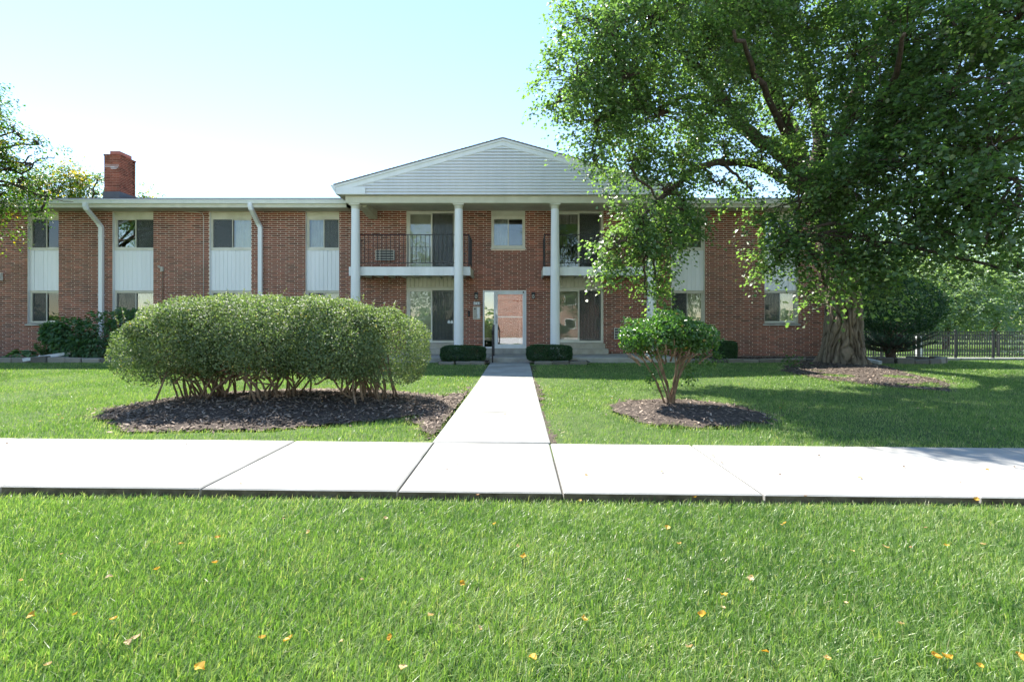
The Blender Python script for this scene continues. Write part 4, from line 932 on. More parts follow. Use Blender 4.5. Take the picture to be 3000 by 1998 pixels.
lob = [
    L(1770,105,9.8,.85), L(1690,235,10.0,.72), L(1830,230,10.4,1.0), L(1640,300,10.2,.42), L(1740,360,10.4,.7), L(1690,60,10.0,.40), L(1740,475,10.6,.34,.4,.55),
    L(1900,70,10.4,1.05), L(2040,150,11.5,1.25), L(1930,340,11.2,1.05), L(2080,330,12.0,1.0,d=.8), L(2170,40,12.2,1.3), L(2190,190,12.8,1.2),
    L(1850,470,11.0,.62,d=.8), L(1990,470,11.6,.75,d=.75), L(2120,430,12.2,.7,d=.6), L(2110,545,12.0,.45,d=.7), L(1950,560,11.2,.6,d=.85), L(2200,560,12.0,.42,d=.7),
    L(1880,650,10.8,.66,.7,.62), L(1800,725,10.6,.55,.6,.42), L(1900,755,10.7,.52,.6,.40), L(1965,690,11.0,.52), L(1930,830,10.7,.28,.4,.3), L(1895,865,10.6,.16,.2,.18), L(2000,620,11.2,.5),
    L(2230,470,12.4,.65,d=.7), L(2340,590,11.2,.8,d=1.3), L(2290,690,11.0,.5,d=1.3), L(2260,740,10.9,.3,d=1.3), L(2340,780,11.0,.40), L(2270,790,11.0,.22), L(2400,700,10.8,.72), L(2460,560,10.9,1.0), L(2420,840,10.9,.32,.4,.28),
    L(2480,790,10.6,.55), L(2560,690,10.3,.85), L(2560,815,10.2,.34), L(2630,770,9.9,.38), L(2680,640,9.9,.95), L(2560,500,10.8,1.1), L(2700,480,10.0,1.1), L(2830,600,9.3,.95), L(2760,690,9.5,.5),
    L(2890,720,9.0,.42), L(2960,620,8.7,.9), L(2980,800,8.6,.34), L(2900,440,9.2,1.2),
    L(2470,400,11.8,1.2,d=.8), L(2380,300,13.2,1.3,d=.7), L(2620,330,11.0,1.3), L(2780,290,10.0,1.3), L(2960,260,9.0,1.2), L(2330,90,13.5,1.5,d=.7), L(2500,180,12.5,1.5,d=.8), L(2650,130,11.2,1.5), L(2820,110,10.0,1.5), L(2980,60,9.4,1.2),
    L(2480,0,13.0,1.7,d=.6), L(2280,-80,12.5,1.6,d=.7), L(2050,-60,11.0,1.3), L(1880,-60,10.2,.9), L(2650,-90,11.5,1.8,d=.5), L(2850,-80,10,1.6,d=.5),
    L(2150,-150,12.5,1.6,d=.6), L(2450,-250,13,2.2,d=.35), L(3100,300,9.5,1.3,d=.5), L(3150,600,9.5,1.2,d=.5),
    L(2200,300,17.5,1.8,d=.3), L(2400,180,18,2.0,d=.3), L(2620,260,18,2.0,d=.3), L(2800,150,17.5,2.0,d=.3), L(2700,430,17,1.5,d=.3), L(2880,480,16,1.5,d=.3), L(2550,0,17,2.2,d=.3), L(2250,-20,17,2.0,d=.3), L(3000,300,15,1.8,d=.3),
    L(2600,560,13.5,1.0,d=.5), L(2730,620,12.5,.8,d=.5), L(2860,600,12,.8,d=.5), L(2500,560,13,.9,d=.5),
]
lob_l = [q for q in lob if q[0].x/q[0].y*FPX+VX < 2290 and q[0].y < 15]
lob_r = [(q[0], q[1], q[2]*(0.62 if q[0].y < 15 else 0.45)) for q in lob if not (q[0].x/q[0].y*FPX+VX < 2290 and q[0].y < 15)]
nleaf = crown(lin_t, lob_l, nodes, M['leaf_linden'], 0.082, 46, 9, 11, 0.27, tint=(0.48, 0.30), twig_r=0.016, wr=0.9, simple=True, droop=0.5, sub_pow=0.42)
nleaf += crown(lin_t, lob_r, nodes, M['leaf_linden'], 0.102, 31, 10, 12, 0.33, tint=(0.45, 0.30), twig_r=0.018, wr=0.82, simple=True, droop=0.7, sub_pow=0.40)
print("linden leaves", nleaf)

# ------------------------------------------------------------------ other trees
def simple_tree(name, label, base, h, lobes, mat, leaf, subs, spr, nl, spread, tr=0.2, yellow=0.0, group=None, simple=True, tint=(0.45, 0.25), bare=0):
    b = Vector(base); t = empty(name, b); tag(t, label, "tree", group)
    top = b + Vector((0.2, 0.1, h)); q, r_ = smooth_path([b + Vector((0, 0, -0.2)), b + Vector((0.1, 0, h*0.35)), b + Vector((-0.1, 0.1, h*0.7)), top], [tr*1.4, tr, tr*0.7, tr*0.3], 5, 0.03)
    mb = MB(); mb.tube(q, r_, 10); mb.build("trunk", M['limb'], t, True); nodes_ = list(zip(q[5:], r_[5:]))
    for k, lb in enumerate(lobes[:8]):
        c = Vector(lb[0]); a = q[min(len(q)-1, 6 + k % max(1, len(q)-7))]; mid = a*0.5 + c*0.5 + Vector((0, 0, 0.3))
        pq, pr = smooth_path([a, mid, c], [tr*0.5, tr*0.3, tr*0.12], 5, 0.05); mb = MB(); mb.tube(pq, pr, 6); mb.build("limb", M['limb'], t, True); nodes_ += list(zip(pq[2:], pr[2:]))
    crown(t, lobes, nodes_, mat, leaf, subs, spr, nl, spread, simple=simple, tint=tint, yellow=yellow, twig_r=tr*0.10)
    return t
Wl = lambda x, y, z, r, rz=None, d=1.0: ((x, y, z), (r, r, rz or r*0.85), d)
# maple reaching in over the left gutter
simple_tree("maple_tree", "yellowing maple reaching over the gutter at the left edge", (-19.6, 13.2, 0.08), 6.5,
    [(P(0,465,14.6), (.8,.75,.62)), (P(45,385,14.6), (.48,.45,.42), .8), (P(60,535,14.8), (.6,.55,.38)), (P(5,570,14.6), (.5,.5,.42)), (P(112,425,14.8), (.38,.35,.25), .8), (P(95,480,14.7), (.4,.4,.3), .6), (P(0,330,14.5), (.4,.4,.3), .5), (P(125,575,14.9), (.26,.26,.18), .7), (P(100,622,14.9), (.14,.14,.12)),
     (P(-120,480,14.2), (1.5,1.4,1.2)), (P(-250,400,13.5), (1.6,1.6,1.5)), (P(-150,300,13.5), (1.4,1.4,1.2)), (P(-60,620,14.2), (.9,.9,.6))],
    M['leaf_maple'], 0.072, 34, 8, 10, 0.28, 0.17, yellow=0.13, simple=False, tint=(0.42, 0.28))
for pts in ([(-40,470,14.4),(60,505,14.7),(110,470,14.8),(160,460,14.9)], [(-30,530,14.4),(60,545,14.8),(130,580,15),(215,592,15.2)], [(-20,500,14.5),(40,490,14.6),(95,455,14.8)]):
    q, r_ = smooth_path([P(*p) for p in pts], [.045,.03,.018,.008][:len(pts)], 5, 0.02); mb = MB(); mb.tube(q, r_, 6); mb.build("limb", M['limb'], bpy.data.objects["maple_tree"], True)
# trees behind the roof
simple_tree("maple_tree", "yellow-green maple behind the roof left of the chimney", (-27.5, 31, 0), 8.5,
    [(P(170,555,31), (1.6,1.5,1.2)), (P(235,545,31), (1.2,1.2,1.0)), (P(110,560,31), (1.4,1.4,1.1)), (P(200,500,31), (.9,.9,.8), .7), (P(280,570,31), (.9,.9,.8)), (P(60,570,31), (1.5,1.5,1.2)), (P(290,520,31), (.4,.4,.7), .7), (P(150,640,31), (2.5,2,2))],
    M['leaf_maple'], 0.15, 14, 9, 9, 0.55, 0.2, yellow=0.4)
simple_tree("maple_tree", "treetop showing over the roof right of the chimney", (-23.2, 32, 0), 7.0,
    [(P(410,585,32), (.9,.9,.7)), (P(440,590,32), (.6,.6,.45)), (P(400,640,32), (1.6,1.6,1.4))], M['leaf_maple'], 0.15, 14, 9, 9, 0.5, 0.16, yellow=0.25)
# trees beyond the fence
bt = [(20.5, 31, 6.5, "leafy tree beyond the fence nearest the ball-shaped shrub", [(0,0,4.6,2.2),(1.2,-.6,3.4,1.6),(-1.5,-.3,3.6,1.7),(.4,.2,6.2,1.7),(2.2,.4,4.4,1.5),(0,-1.0,2.4,1.2)]),
      (25.0, 29, 6.0, "dark low-skirted tree beyond the fence in the middle", [(0,0,3.6,2.0),(1.4,-.6,2.5,1.5),(-1.5,-.5,2.4,1.5),(0,.3,5.2,1.6),(2.2,.2,3.4,1.4),(-.2,-1.2,1.9,1.1),(1.6,-1,1.7,.9)]),
      (29.8, 31, 7.0, "tall tree beyond the fence at the right edge", [(0,0,4.2,2.4),(1.6,-.6,3.0,1.7),(-1.8,-.5,3.0,1.8),(0,.3,6.2,1.9),(-1.2,-.8,1.9,1.1),(.8,-.8,1.8,1.1)]),
      (34, 44, 9.0, "distant tree filling the gap behind the fence trees", [(0,0,5,3.2),(3,0,4,2.6),(-3,0,4,2.6),(0,0,8,2.4),(1,-1,2.2,2.0),(-3.4,-1,2.0,1.8)]),
      (26, 46, 9.0, "distant pale green tree low behind the fence", [(0,0,5,3.2),(3,0,4,2.6),(-3,0,4,2.6),(0,0,8,2.4),(1,-1,2.2,2.0),(-3.4,-1,2.0,1.8)])]
for x, y, h, lab, lbs in bt:
    x, y = x*1.25, y*1.25
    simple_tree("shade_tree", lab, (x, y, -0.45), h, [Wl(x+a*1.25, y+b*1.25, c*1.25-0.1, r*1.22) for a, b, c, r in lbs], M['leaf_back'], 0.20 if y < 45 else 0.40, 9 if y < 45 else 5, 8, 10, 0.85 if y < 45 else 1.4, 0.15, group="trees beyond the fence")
wd = empty("distant_trees", (60, 75, -0.5)); tag(wd, "distant line of trees closing the view beyond the fence", "trees", kind="stuff")
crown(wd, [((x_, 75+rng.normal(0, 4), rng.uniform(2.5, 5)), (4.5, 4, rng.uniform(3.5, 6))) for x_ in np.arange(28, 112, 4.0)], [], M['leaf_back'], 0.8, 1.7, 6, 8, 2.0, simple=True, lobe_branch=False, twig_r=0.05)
# blue spruce tip at the right edge
spr_t = empty("spruce_tree", (16.6, 15.0, 0)); tag(spr_t, "pale blue spruce branch reaching in at the right edge", "tree")
mb = MB(); mb.tube([(16.9, 14.9, -0.2), (16.9, 14.9, 1.5), (16.9, 14.9, 3.2)], [.12, .09, .02], 8); mb.build("trunk", M['limb'], spr_t, True)
def needles(name, paths, n_per, ln, mat, parent, rad=0.6):
    C, D, N = [], [], []
    for a, b in paths:
        a = np.array(a); b = np.array(b); t = rng.random(n_per); ax = unit((b-a)[None])[0]
        c = a + (b-a)*t[:, None]; rd = rng.normal(0, 1, (n_per, 3)); C.append(c); D.append(ax*0.8 + rd*rad); N.append(rng.normal(0, 1, (n_per, 3)))
    C = np.concatenate(C); D = np.concatenate(D); N = np.concatenate(N); n = len(C)
    leaves(name, C, D, N, ln*rng.uniform(0.7, 1.3, n), rng.random(n), mat, parent, wr=0.14, fold=0.0, simple=True, kind="stuff")
paths = []; mb = MB()
for zz in np.arange(0.55, 3.1, 0.16):
    rad_ = 1.75*(1 - (zz-0.2)/3.2)
    for k in range(9):
        a = 6.283*k/9 + zz*7; tipv = np.array([16.9+rad_*math.cos(a), 14.9+rad_*math.sin(a), zz-0.10*rad_]); o_ = np.array([16.9, 14.9, zz])
        mb.tube([o_, (o_+tipv)/2+np.array([0, 0, 0.05]), tipv], [.02, .012, .005], 5, cap=False)
        paths.append((o_*0.4+tipv*0.6, tipv))
        for s_ in (-1, 1):
            for f in (0.45, 0.6, 0.75, 0.9):
                b0 = o_*(1-f)+tipv*f; dv = np.array([math.cos(a+s_*0.8), math.sin(a+s_*0.8), -0.1])*rad_*0.28; paths.append((b0, b0+dv))
mb.build("branches", M['limb'], spr_t, kind="stuff"); needles("needles", paths, 16, 0.06, M['needle_blue'], spr_t)

# ------------------------------------------------------------------ shrubs
def shell_pts(n, c, r, zmin=-1.0, expo=2.4, depth=0.25, lump=0.06):
    """points in the outer shell of a rounded clipped shape + outward normals"""
    v = unit(rng.normal(0, 1, (n*2, 3))); v = v[v[:, 2] > zmin][:n]
    s = (np.abs(v)**expo).sum(1)**(-1/expo); nn = unit(np.sign(v)*np.abs(v)**(expo-1) / np.array(r))
    lp = 1 + lump*(np.sin(7*v[:, 0]*r[0]+3*v[:, 2])+np.sin(9*v[:, 1]*r[1]+1.7*v[:, 0]*5)+np.sin(11*v[:, 2]+5*v[:, 0]*r[0]))/3
    k = 1 - depth*rng.beta(1, 3, len(v))
    return np.array(c) + v*(s*lp*k)[:, None]*np.array(r), nn
def shrub(name, label, cat, base, c, r, n, leaf, mat, stems, zmin=-0.6, expo=2.4, depth=0.25, lump=0.06, tint=(0.5, 0.2), group=None, yellow=0.0, stem_r=0.012, upmix=0.5, core=True, wr=0.6, drop=None, gapfun=None):
    t = empty(name, base); tag(t, label, cat, group)
    if drop is None: C, N = shell_pts(n, c, r, zmin, expo, depth, lump)
    else:
        pr_ = [shell_pts(int(n*w_), c_, r__, zmin, expo, depth, lump) for c_, r__, w_ in drop]; C = np.concatenate([q[0] for q in pr_]); N = np.concatenate([q[1] for q in pr_])
    if gapfun is not None: k = gapfun(C); C, N = C[k], N[k]
    m_ = len(C); D = N*0.5 + rng.normal(0, 0.6, (m_, 3)); D[:, 2] += 0.15; NN = N + np.array([0, 0, upmix]) + rng.normal(0, 0.45, (m_, 3))
    cl = np.sin(C[:, 0]*6+C[:, 2]*4)*np.sin(C[:, 1]*5+1)*0.12
    T = tint[0] + cl + rng.normal(0, tint[1], m_); T = np.minimum(T, 0.955); T[rng.random(m_) < yellow] = 1.0
    leaves("foliage", C - unit(D)*leaf*0.4, D, NN, leaf*rng.uniform(0.65, 1.25, m_), T, mat, t, wr=wr, simple=leaf < 0.04, kind="stuff")
    mb = MB()
    for st in stems: 
        q, r_ = smooth_path(st, np.linspace(stem_r, stem_r*0.35, len(st)), 4, 0.004); mb.tube(q, r_, 6, cap=False)
    if stems: mb.build("stems", M['stem'], t, kind="stuff")
    return t
# wide hedge
HC, HR = (-3.80, 7.75, 0.97), (2.36, 1.12, 0.66)
st = []
for k in range(84):
    clump = [-5.05, -4.75, -4.5, -3.75, -3.5, -2.55, -2.35, -2.05][k % 8]
    bx, by = clump + rng.normal(0, 0.12), 7.55 + rng.normal(0, 0.28)
    a = rng.uniform(0, 6.283); rr0 = rng.uniform(0.2, 0.95); tx, ty = bx*0.55 + HC[0]*0.45 + math.cos(a)*rr0*1.35, by + math.sin(a)*rr0*0.95
    tx = max(HC[0]-2.2, min(HC[0]+2.2, tx + (bx-HC[0])*0.55)); zt = rng.uniform(0.7, 1.35)
    rr9 = math.hypot((tx-HC[0])/HR[0], (ty-HC[1])/HR[1])
    if rr9 > 0.72: tx, ty = HC[0]+(tx-HC[0])*0.72/rr9, HC[1]+(ty-HC[1])*0.72/rr9
    z0_ = float(mound(bx, by)); st.append([(bx, by, z0_-0.03), (bx*0.75+tx*0.25+rng.normal(0, .04), by*0.75+ty*0.25, z0_+0.25+rng.normal(0, .05)), (bx*0.4+tx*0.6, by*0.4+ty*0.6, zt*0.6), (tx, ty, zt)])
for k in range(150):   # twiggy interior
    x_ = rng.uniform(-5.2, -2.4); y_ = 7.6 + rng.normal(0, 0.3); z_ = rng.uniform(0.3, 0.8); a = rng.uniform(0, 6.283)
    st.append([(x_, y_, z_), (x_+math.cos(a)*0.15, y_+math.sin(a)*0.15, z_+0.08+rng.normal(0, .05)), (x_+math.cos(a)*0.35, y_+math.sin(a)*0.35, z_+rng.uniform(0, .25))])
HL = [((-5.28, 7.75, .80), (.80, .92, .60), .15), ((-4.85, 7.7, 1.0), (.80, 1.05, .63), .17), ((-4.25, 7.8, 1.02), (.85, 1.12, .66), .19), ((-3.55, 7.65, .98), (.85, 1.08, .63), .18), ((-2.85, 7.75, .99), (.82, 1.08, .62), .17), ((-2.2, 7.7, .82), (.82, .95, .62), .16), ((-3.9, 7.2, .80), (.8, .6, .45), .07), ((-2.6, 7.1, .78), (.6, .6, .42), .06)]
for k in range(26):
    x9 = rng.uniform(-5.6, -1.9); y9 = 7.7 + rng.uniform(-.9, .6); u9 = 1-abs((x9-HC[0])/2.3)**2.4-abs((y9-HC[1])/1.1)**2.4; z9 = HC[2] + .60*max(u9, .0)**(1/2.4) - .10; r9 = rng.uniform(.16, .30); HL.append(((x9, y9, z9), (r9, r9, r9*.7), .012))
def hedge_gap(C):
    dx = (C[:, 0]-HC[0])/HR[0]; zb = 0.24 + 0.12*np.sin(C[:, 0]*4.3)+0.09*np.sin(C[:, 0]*9+2)+0.05*np.sin(C[:, 0]*19) - 0.20*np.abs(dx)**2.5 - 0.10*np.exp(-((dx-0.35)/0.15)**2) + 0.12*np.exp(-((dx+0.05)/0.25)**2)
    p = np.clip((C[:, 2]-zb)/0.22, 0, 1); return rng.random(len(C)) < p**1.2
shrub("hedge", "wide rounded clipped hedge on many bare stems left of the walk", "hedge", (-3.87, 7.6, 0.1), HC, HR, 112000, 0.035, M['leaf_hedge'], st, -0.85, 2.35, 0.5, 0.06, (0.52, 0.22), yellow=0.006, stem_r=0.017, gapfun=hedge_gap, drop=HL)
hd = bpy.data.objects["hedge"]; sh = MB(); Cx = []
for k in range(80):   # stray shoots above the clipped top
    x_ = HC[0] + rng.uniform(-2.0, 2.0); y_ = HC[1]+rng.uniform(-.7, .7); u = 1-abs((x_-HC[0])/HR[0])**2.35-abs((y_-HC[1])/HR[1])**2.35; z_ = HC[2] + HR[2]*max(u, 0.02)**(1/2.35)*0.95
    a = rng.uniform(0, 6.283); l_ = rng.uniform(0.06, 0.17); e = np.array([x_+math.cos(a)*l_*0.7, y_+math.sin(a)*l_*0.7, z_+l_]); sh.tube([(x_, y_, z_-0.08), e], [.004, .002], 4, cap=False)
    for q in range(9): Cx.append(np.array([x_, y_, z_])*(1-q/8)+e*(q/8))
Cx = np.array(Cx); n = len(Cx); leaves("shoot_leaves", Cx, rng.normal(0, 1, (n, 3))+np.array([0, 0, .5]), rng.normal(0, .5, (n, 3))+np.array([0, 0, 1]), rng.uniform(.02, .035, n), rng.uniform(.6, .95, n), M['leaf_hedge'], hd, simple=True, kind="stuff"); sh.build("shoots", M['stem'], hd, kind="stuff")
# small multi-stemmed shrub
SC, SR = (2.17, 7.2, 1.03), (0.72, 0.66, 0.33); st = []
for k in range(15):
    bx, by = 2.19 + rng.normal(0, 0.045), 7.2 + rng.normal(0, 0.05); a = k*6.283/15 + rng.normal(0, 0.2); r0 = rng.uniform(0.25, 0.58)
    st.append([(bx, by, 0.0), (bx+math.cos(a)*r0*0.22, by+math.sin(a)*r0*0.2, 0.30), (bx+math.cos(a)*r0*0.55-0.02, by+math.sin(a)*r0*0.55, 0.62), (SC[0]+math.cos(a)*r0, SC[1]+math.sin(a)*r0, 1.0+rng.normal(0, .08))])
for k in range(40):
    a = rng.uniform(0, 6.283); r0 = rng.uniform(.1, .5); x_, y_ = SC[0]+math.cos(a)*r0, SC[1]+math.sin(a)*r0; z_ = rng.uniform(.6, .95); st.append([(x_, y_, z_), (x_+math.cos(a)*.1, y_+math.sin(a)*.1, z_+.08), (x_+math.cos(a)*.2, y_+math.sin(a)*.2, z_+.13)])
SLp = [(SC, (.60, .56, .28), .38)] + [((SC[0]+math.cos(a)*rr8, SC[1]+math.sin(a)*rr8*.9, SC[2]+dz), (r8, r8, r8*.75), .085) for a, rr8, dz, r8 in ((.2, .48, .02, .26), (1.0, .42, .10, .25), (1.8, .4, .08, .22), (2.6, .46, .05, .28), (3.3, .52, -.06, .24), (4.1, .42, .02, .28), (4.8, .40, .08, .26), (5.6, .50, -.04, .24), (4.5, .15, .20, .24), (1.2, .1, .22, .2))]
def sg(C):
    zb = 0.64 + 0.10*np.sin(C[:, 0]*9) - 0.12*np.exp(-((C[:, 0]-1.65)/.15)**2) - 0.1*np.exp(-((C[:, 0]-2.75)/.15)**2); return rng.random(len(C)) < np.clip((C[:, 2]-zb)/0.12, 0, 1)
ss = shrub("shrub", "small rounded shrub on slender bare stems in its own mulch bed", "shrub", (2.19, 7.2, 0.05), SC, SR, 8200, 0.050, M['leaf_shrub'], st, -0.95, 2.2, 0.75, 0.25, (0.62, 0.28), yellow=0.012, stem_r=0.016, gapfun=sg, drop=SLp)
n = 330; cc = np.array([[2.5, 7.25, .55], [2.75, 7.3, .62], [1.88, 7.1, .42], [2.45, 7.1, .42], [2.62, 7.2, .72], [2.9, 7.2, .7]])[rng.integers(0, 6, n)] + rng.normal(0, .06, (n, 3))
leaves("low_leaves", cc, rng.normal(0, .8, (n, 3)), rng.normal(0, .5, (n, 3))+np.array([0, 0, 1]), rng.uniform(.03, .055, n), rng.uniform(.3, .95, n), M['leaf_shrub'], ss, kind="stuff")
# box hedges by the steps and right wing
for (a, b, yt, yb, Y, lab) in ((1291, 1423, 1017, 1064, 15.0, "low clipped box hedge left of the entrance steps"), (1542, 1676, 1015, 1062, 15.0, "low clipped box hedge right of the entrance steps"), (2095, 2154, 1003, 1058, 15.9, "small clipped box shrub against the right wing wall")):
    x0, x1 = XW(a, Y), XW(b, Y); zt, zb = ZW(yt, Y), ZW(yb, Y); c = ((x0+x1)/2, Y, (zt+zb)/2+0.05); r_ = ((x1-x0)/2, 0.30, (zt-zb)/2)
    st = [[(c[0]+dx, Y+rng.normal(0, .05), 0.02), (c[0]+dx+rng.normal(0, .03), Y, 0.18), (c[0]+dx*1.3, Y+rng.normal(0, .1), 0.4)] for dx in np.linspace(-r_[0]*0.6, r_[0]*0.6, 9)]
    shrub("box_hedge", lab, "hedge", (c[0], Y, 0.08), c, r_, 15000, 0.038, M['leaf_dark'], st, -0.75, 5.0, 0.3, 0.03, (0.6, 0.22), stem_r=0.012, group="clipped box hedges")
# broad-leaved shrub on the left
hyd = [(-13.6, 16.35, 0.95, 1.0, .55, .72), (-14.75, 16.3, 0.85, .75, .5, .62), (-12.8, 16.4, 1.15, .7, .5, .6), (-15.3, 16.3, 0.95, .35, .35, .35), (-14.2, 16.2, 0.45, .9, .4, .35)]
t = empty("broadleaf_shrub", (-13.9, 16.3, 0.1)); tag(t, "big loose broad-leaved shrub below the lower left windows", "shrub"); CC, NNn = [], []
for x_, y_, z_, a, b, c_ in hyd:
    C, N = shell_pts(900, (x_, y_, z_), (a, b, c_), -0.8, 2.2, 0.5, 0.2); CC.append(C); NNn.append(N)
C = np.concatenate(CC); N = np.concatenate(NNn); n = len(C); D = N + rng.normal(0, .35, (n, 3)); D[:, 2] -= 0.6
leaves("foliage", C, D, N*0.6+np.array([0, 0, .9])+rng.normal(0, .3, (n, 3)), rng.uniform(.08, .15, n), rng.normal(.5, .22, n), M['leaf_hyd'], t, wr=.62, kind="stuff")
mb = MB()
for k in range(30):
    bx = rng.uniform(-14.8, -12.9); q, r_ = smooth_path([(bx, 16.35+rng.normal(0, .1), 0.05), (bx+rng.normal(0, .1), 16.35, .5), (bx+rng.normal(0, .3), 16.3+rng.normal(0, .2), 1.1)], [.014, .01, .006], 4, .01); mb.tube(q, r_, 5, cap=False)
mb.build("stems", M['stem'], t, kind="stuff")
# hosta and fern
t = empty("hosta_plant", (-16.1, 16.0, 0.12)); tag(t, "low hosta with pale-edged leaves at the far left of the bed", "plant")
n = 90; a = rng.uniform(0, 6.283, n); r0 = rng.uniform(.08, .42, n); C = np.stack([-16.05+np.cos(a)*r0*1.1, 16.0+np.sin(a)*r0*.7, .22+.25*(1-r0/.45)+rng.normal(0, .02, n)], 1)
leaves("foliage", C, np.stack([np.cos(a), np.sin(a), -.35+0*a], 1), np.stack([np.cos(a)*.4, np.sin(a)*.4, 1+0*a], 1)+rng.normal(0, .15, (n, 3)), rng.uniform(.16, .24, n), rng.uniform(.5, 1, n), M['leaf_hyd'], t, wr=.55, fold=.08)
t = empty("fern_plant", (-15.45, 16.1, 0.12)); tag(t, "feathery bright green fern beside the hosta", "plant")
fp = []
for k in range(34):
    a = rng.uniform(0, 6.283); l_ = rng.uniform(.25, .5); b0 = np.array([-15.45, 16.1, .15]); e = b0 + np.array([math.cos(a)*.25, math.sin(a)*.2, l_]); fp.append((b0*0.6+e*0.4, e))
needles("fronds", fp, 60, .07, M['leaf_shrub'], t, 0.9)
t = empty("wild_sapling", (7.3, 14.0, 0.1)); tag(t, "small leafy sucker shoot at the left foot of the big trunk", "plant")
n = 46; C = np.array([7.55, 13.6, .22]) + rng.normal(0, 1, (n, 3))*np.array([.18, .1, .10]); leaves("foliage", C, rng.normal(0, .8, (n, 3))+np.array([-.5, 0, -.2]), rng.normal(0, .4, (n, 3))+np.array([0, 0, 1]), rng.uniform(.08, .13, n), rng.uniform(.5, .9, n), M['leaf_shrub'], t, wr=.5)
mb = MB()
for k in range(6): mb.tube([(7.65, 13.65, .02), (7.55+rng.normal(0, .15), 13.6, .28)], [.006, .003], 4)
mb.build("stems", M['stem'], t, kind="stuff")
# ball shrub and juniper on the ringed bed
st = [[(12.35, 16.5, 0.0), (12.3+rng.normal(0, .08), 16.5, .6), (12.5+rng.normal(0, .35), 16.4+rng.normal(0, .25), 1.35)] for k in range(7)]
shrub("ball_shrub", "dark ball-shaped clipped shrub right of the big trunk", "shrub", (12.4, 16.5, 0.05), (12.55, 16.4, 1.85), (1.34, 1.15, 0.98), 15000, 0.062, M['leaf_dark'], st, -0.95, 2.1, 0.35, 0.10, (0.5, 0.22), stem_r=0.05, upmix=0.2)
t = empty("juniper", (11.95, 15.9, 0.1)); tag(t, "flat spreading juniper with short thick trunk under the ball shrub", "shrub")
mb = MB(); q, r_ = smooth_path([(11.98, 15.9, 0), (11.95, 15.9, .3), (12.0, 15.85, .6), (12.2, 15.8, .9)], [.17, .13, .11, .06], 5, .01); mb.tube(q, r_, 10); mb.build("trunk", M['limb'], t, True)
fp = []; mb = MB()
for k in range(60):
    a = rng.uniform(0, 6.283); rx = rng.uniform(.5, 1.35); ex = 11.75 + math.cos(a)*rx*1.15; ey = 15.7 + math.sin(a)*rx*.65; ez = .82 + rng.normal(0, .16) + 0.12*(1-rx); e = np.array([ex, ey, ez]); b0 = np.array([11.97, 15.88, .45+rng.uniform(-.1, .15)])
    mid = b0*.5+e*.5-np.array([0, 0, .10]); mb.tube([b0, mid, e], [.022, .014, .006], 5, cap=False); 
    for q in range(8):
        s0 = mid*(1-q/8)+e*(q/8); fp.append((s0, s0 + np.array([rng.normal(0, .16), rng.normal(0, .12), rng.uniform(0, .10)]) + (e-mid)*.2))
mb.build("branches", M['limb'], t, kind="stuff"); needles("foliage", fp, 34, .055, M['needle'], t, .6)

# ------------------------------------------------------------------ stone edging
def stones(name, label, pts, h, d, ln, mat='stone', jit_=0.015, cat="edging"):
    t = empty(name, pts[0]); tag(t, label, cat)
    for (ax, ay), (bx, by) in zip([p[:2] for p in pts[:-1]], [p[:2] for p in pts[1:]]):
        dist_ = math.hypot(bx-ax, by-ay); k = max(1, round(dist_/ln)); an = math.atan2(by-ay, bx-ax)
        for i in range(k):
            f = (i+.5)/k; l2 = dist_/k/2-0.006; mb = MB(); mb.tint = float(rng.random()); hh = h*rng.uniform(.8, 1.15)
            mb.bev(-l2, l2, -d/2, d/2, -0.06, hh, min(0.02, h*.2)); me_ = mb.mesh("stone", M[mat])
            x_, y_ = ax+(bx-ax)*f+rng.normal(0, jit_), ay+(by-ay)*f+rng.normal(0, jit_)
            link("stone", me_, t, (x_, y_, float(g(x_, y_))-0.02), (rng.normal(0, .03), rng.normal(0, .03), an+rng.normal(0, .03)))
    return t
stones("stone_edging", "mossy stone edging along the bed below the left wing", [(-20, 15.35, .05), (-5.9, 15.35, .05)], .17, .2, .55)
stones("stone_edging", "low stone edging along the bed below the right wing", [(4.95, 15.35, .05), (10.9, 15.5, .05)], .12, .18, .5)
stones("stone_edging", "stone edging in front of the left box hedge", [(-2.35, 14.55, .05), (-0.98, 14.55, .05)], .09, .16, .45)
stones("stone_edging", "stone edging in front of the right box hedge", [(0.45, 14.55, .05), (2.0, 14.6, .05)], .09, .16, .45)
ring = [(11.95+1.3*math.cos(a), 15.85+1.1*math.sin(a), .0) for a in np.linspace(-math.pi, math.pi, 19)]
stones("stone_ring", "dark stone ring around the juniper bed", ring, .16, .2, .45)
for nm, xr, yr, lab, msk, nch in (("planting_bed", (-20, -5.9), (15.3, 17.69), "dark soil bed along the left wing", None, 5000), ("planting_bed", (4.9, 11.2), (15.3, 17.69), "dark soil bed along the right wing", None, 4000), ("planting_bed", (10.5, 13.3), (14.7, 17.0), "raised soil bed inside the stone ring", lambda x, y: ((x-11.95)/1.28)**2+((y-15.85)/1.08)**2 < 1, 1500), ("planting_bed", (-2.4, -0.93), (14.5, 15.32), "soil strip under the left box hedge", None, 500), ("planting_bed", (.42, 2.1), (14.5, 15.32), "soil strip under the right box hedge", None, 500)):
    mk = msk or (lambda x, y: x == x)
    o = sheet(nm, np.linspace(xr[0], xr[1], 60), np.linspace(yr[0], yr[1], 20), lambda X, Y: g(X, Y)+0.045+0.012*rng.random(X.shape), mk, M['mulch']); tag(o, lab, "soil bed", kind="structure")
    n0 = nch; xx = rng.uniform(*xr, n0); chips(xr, yr, nch, mk, o, zadd=0.055, spill=0.0)

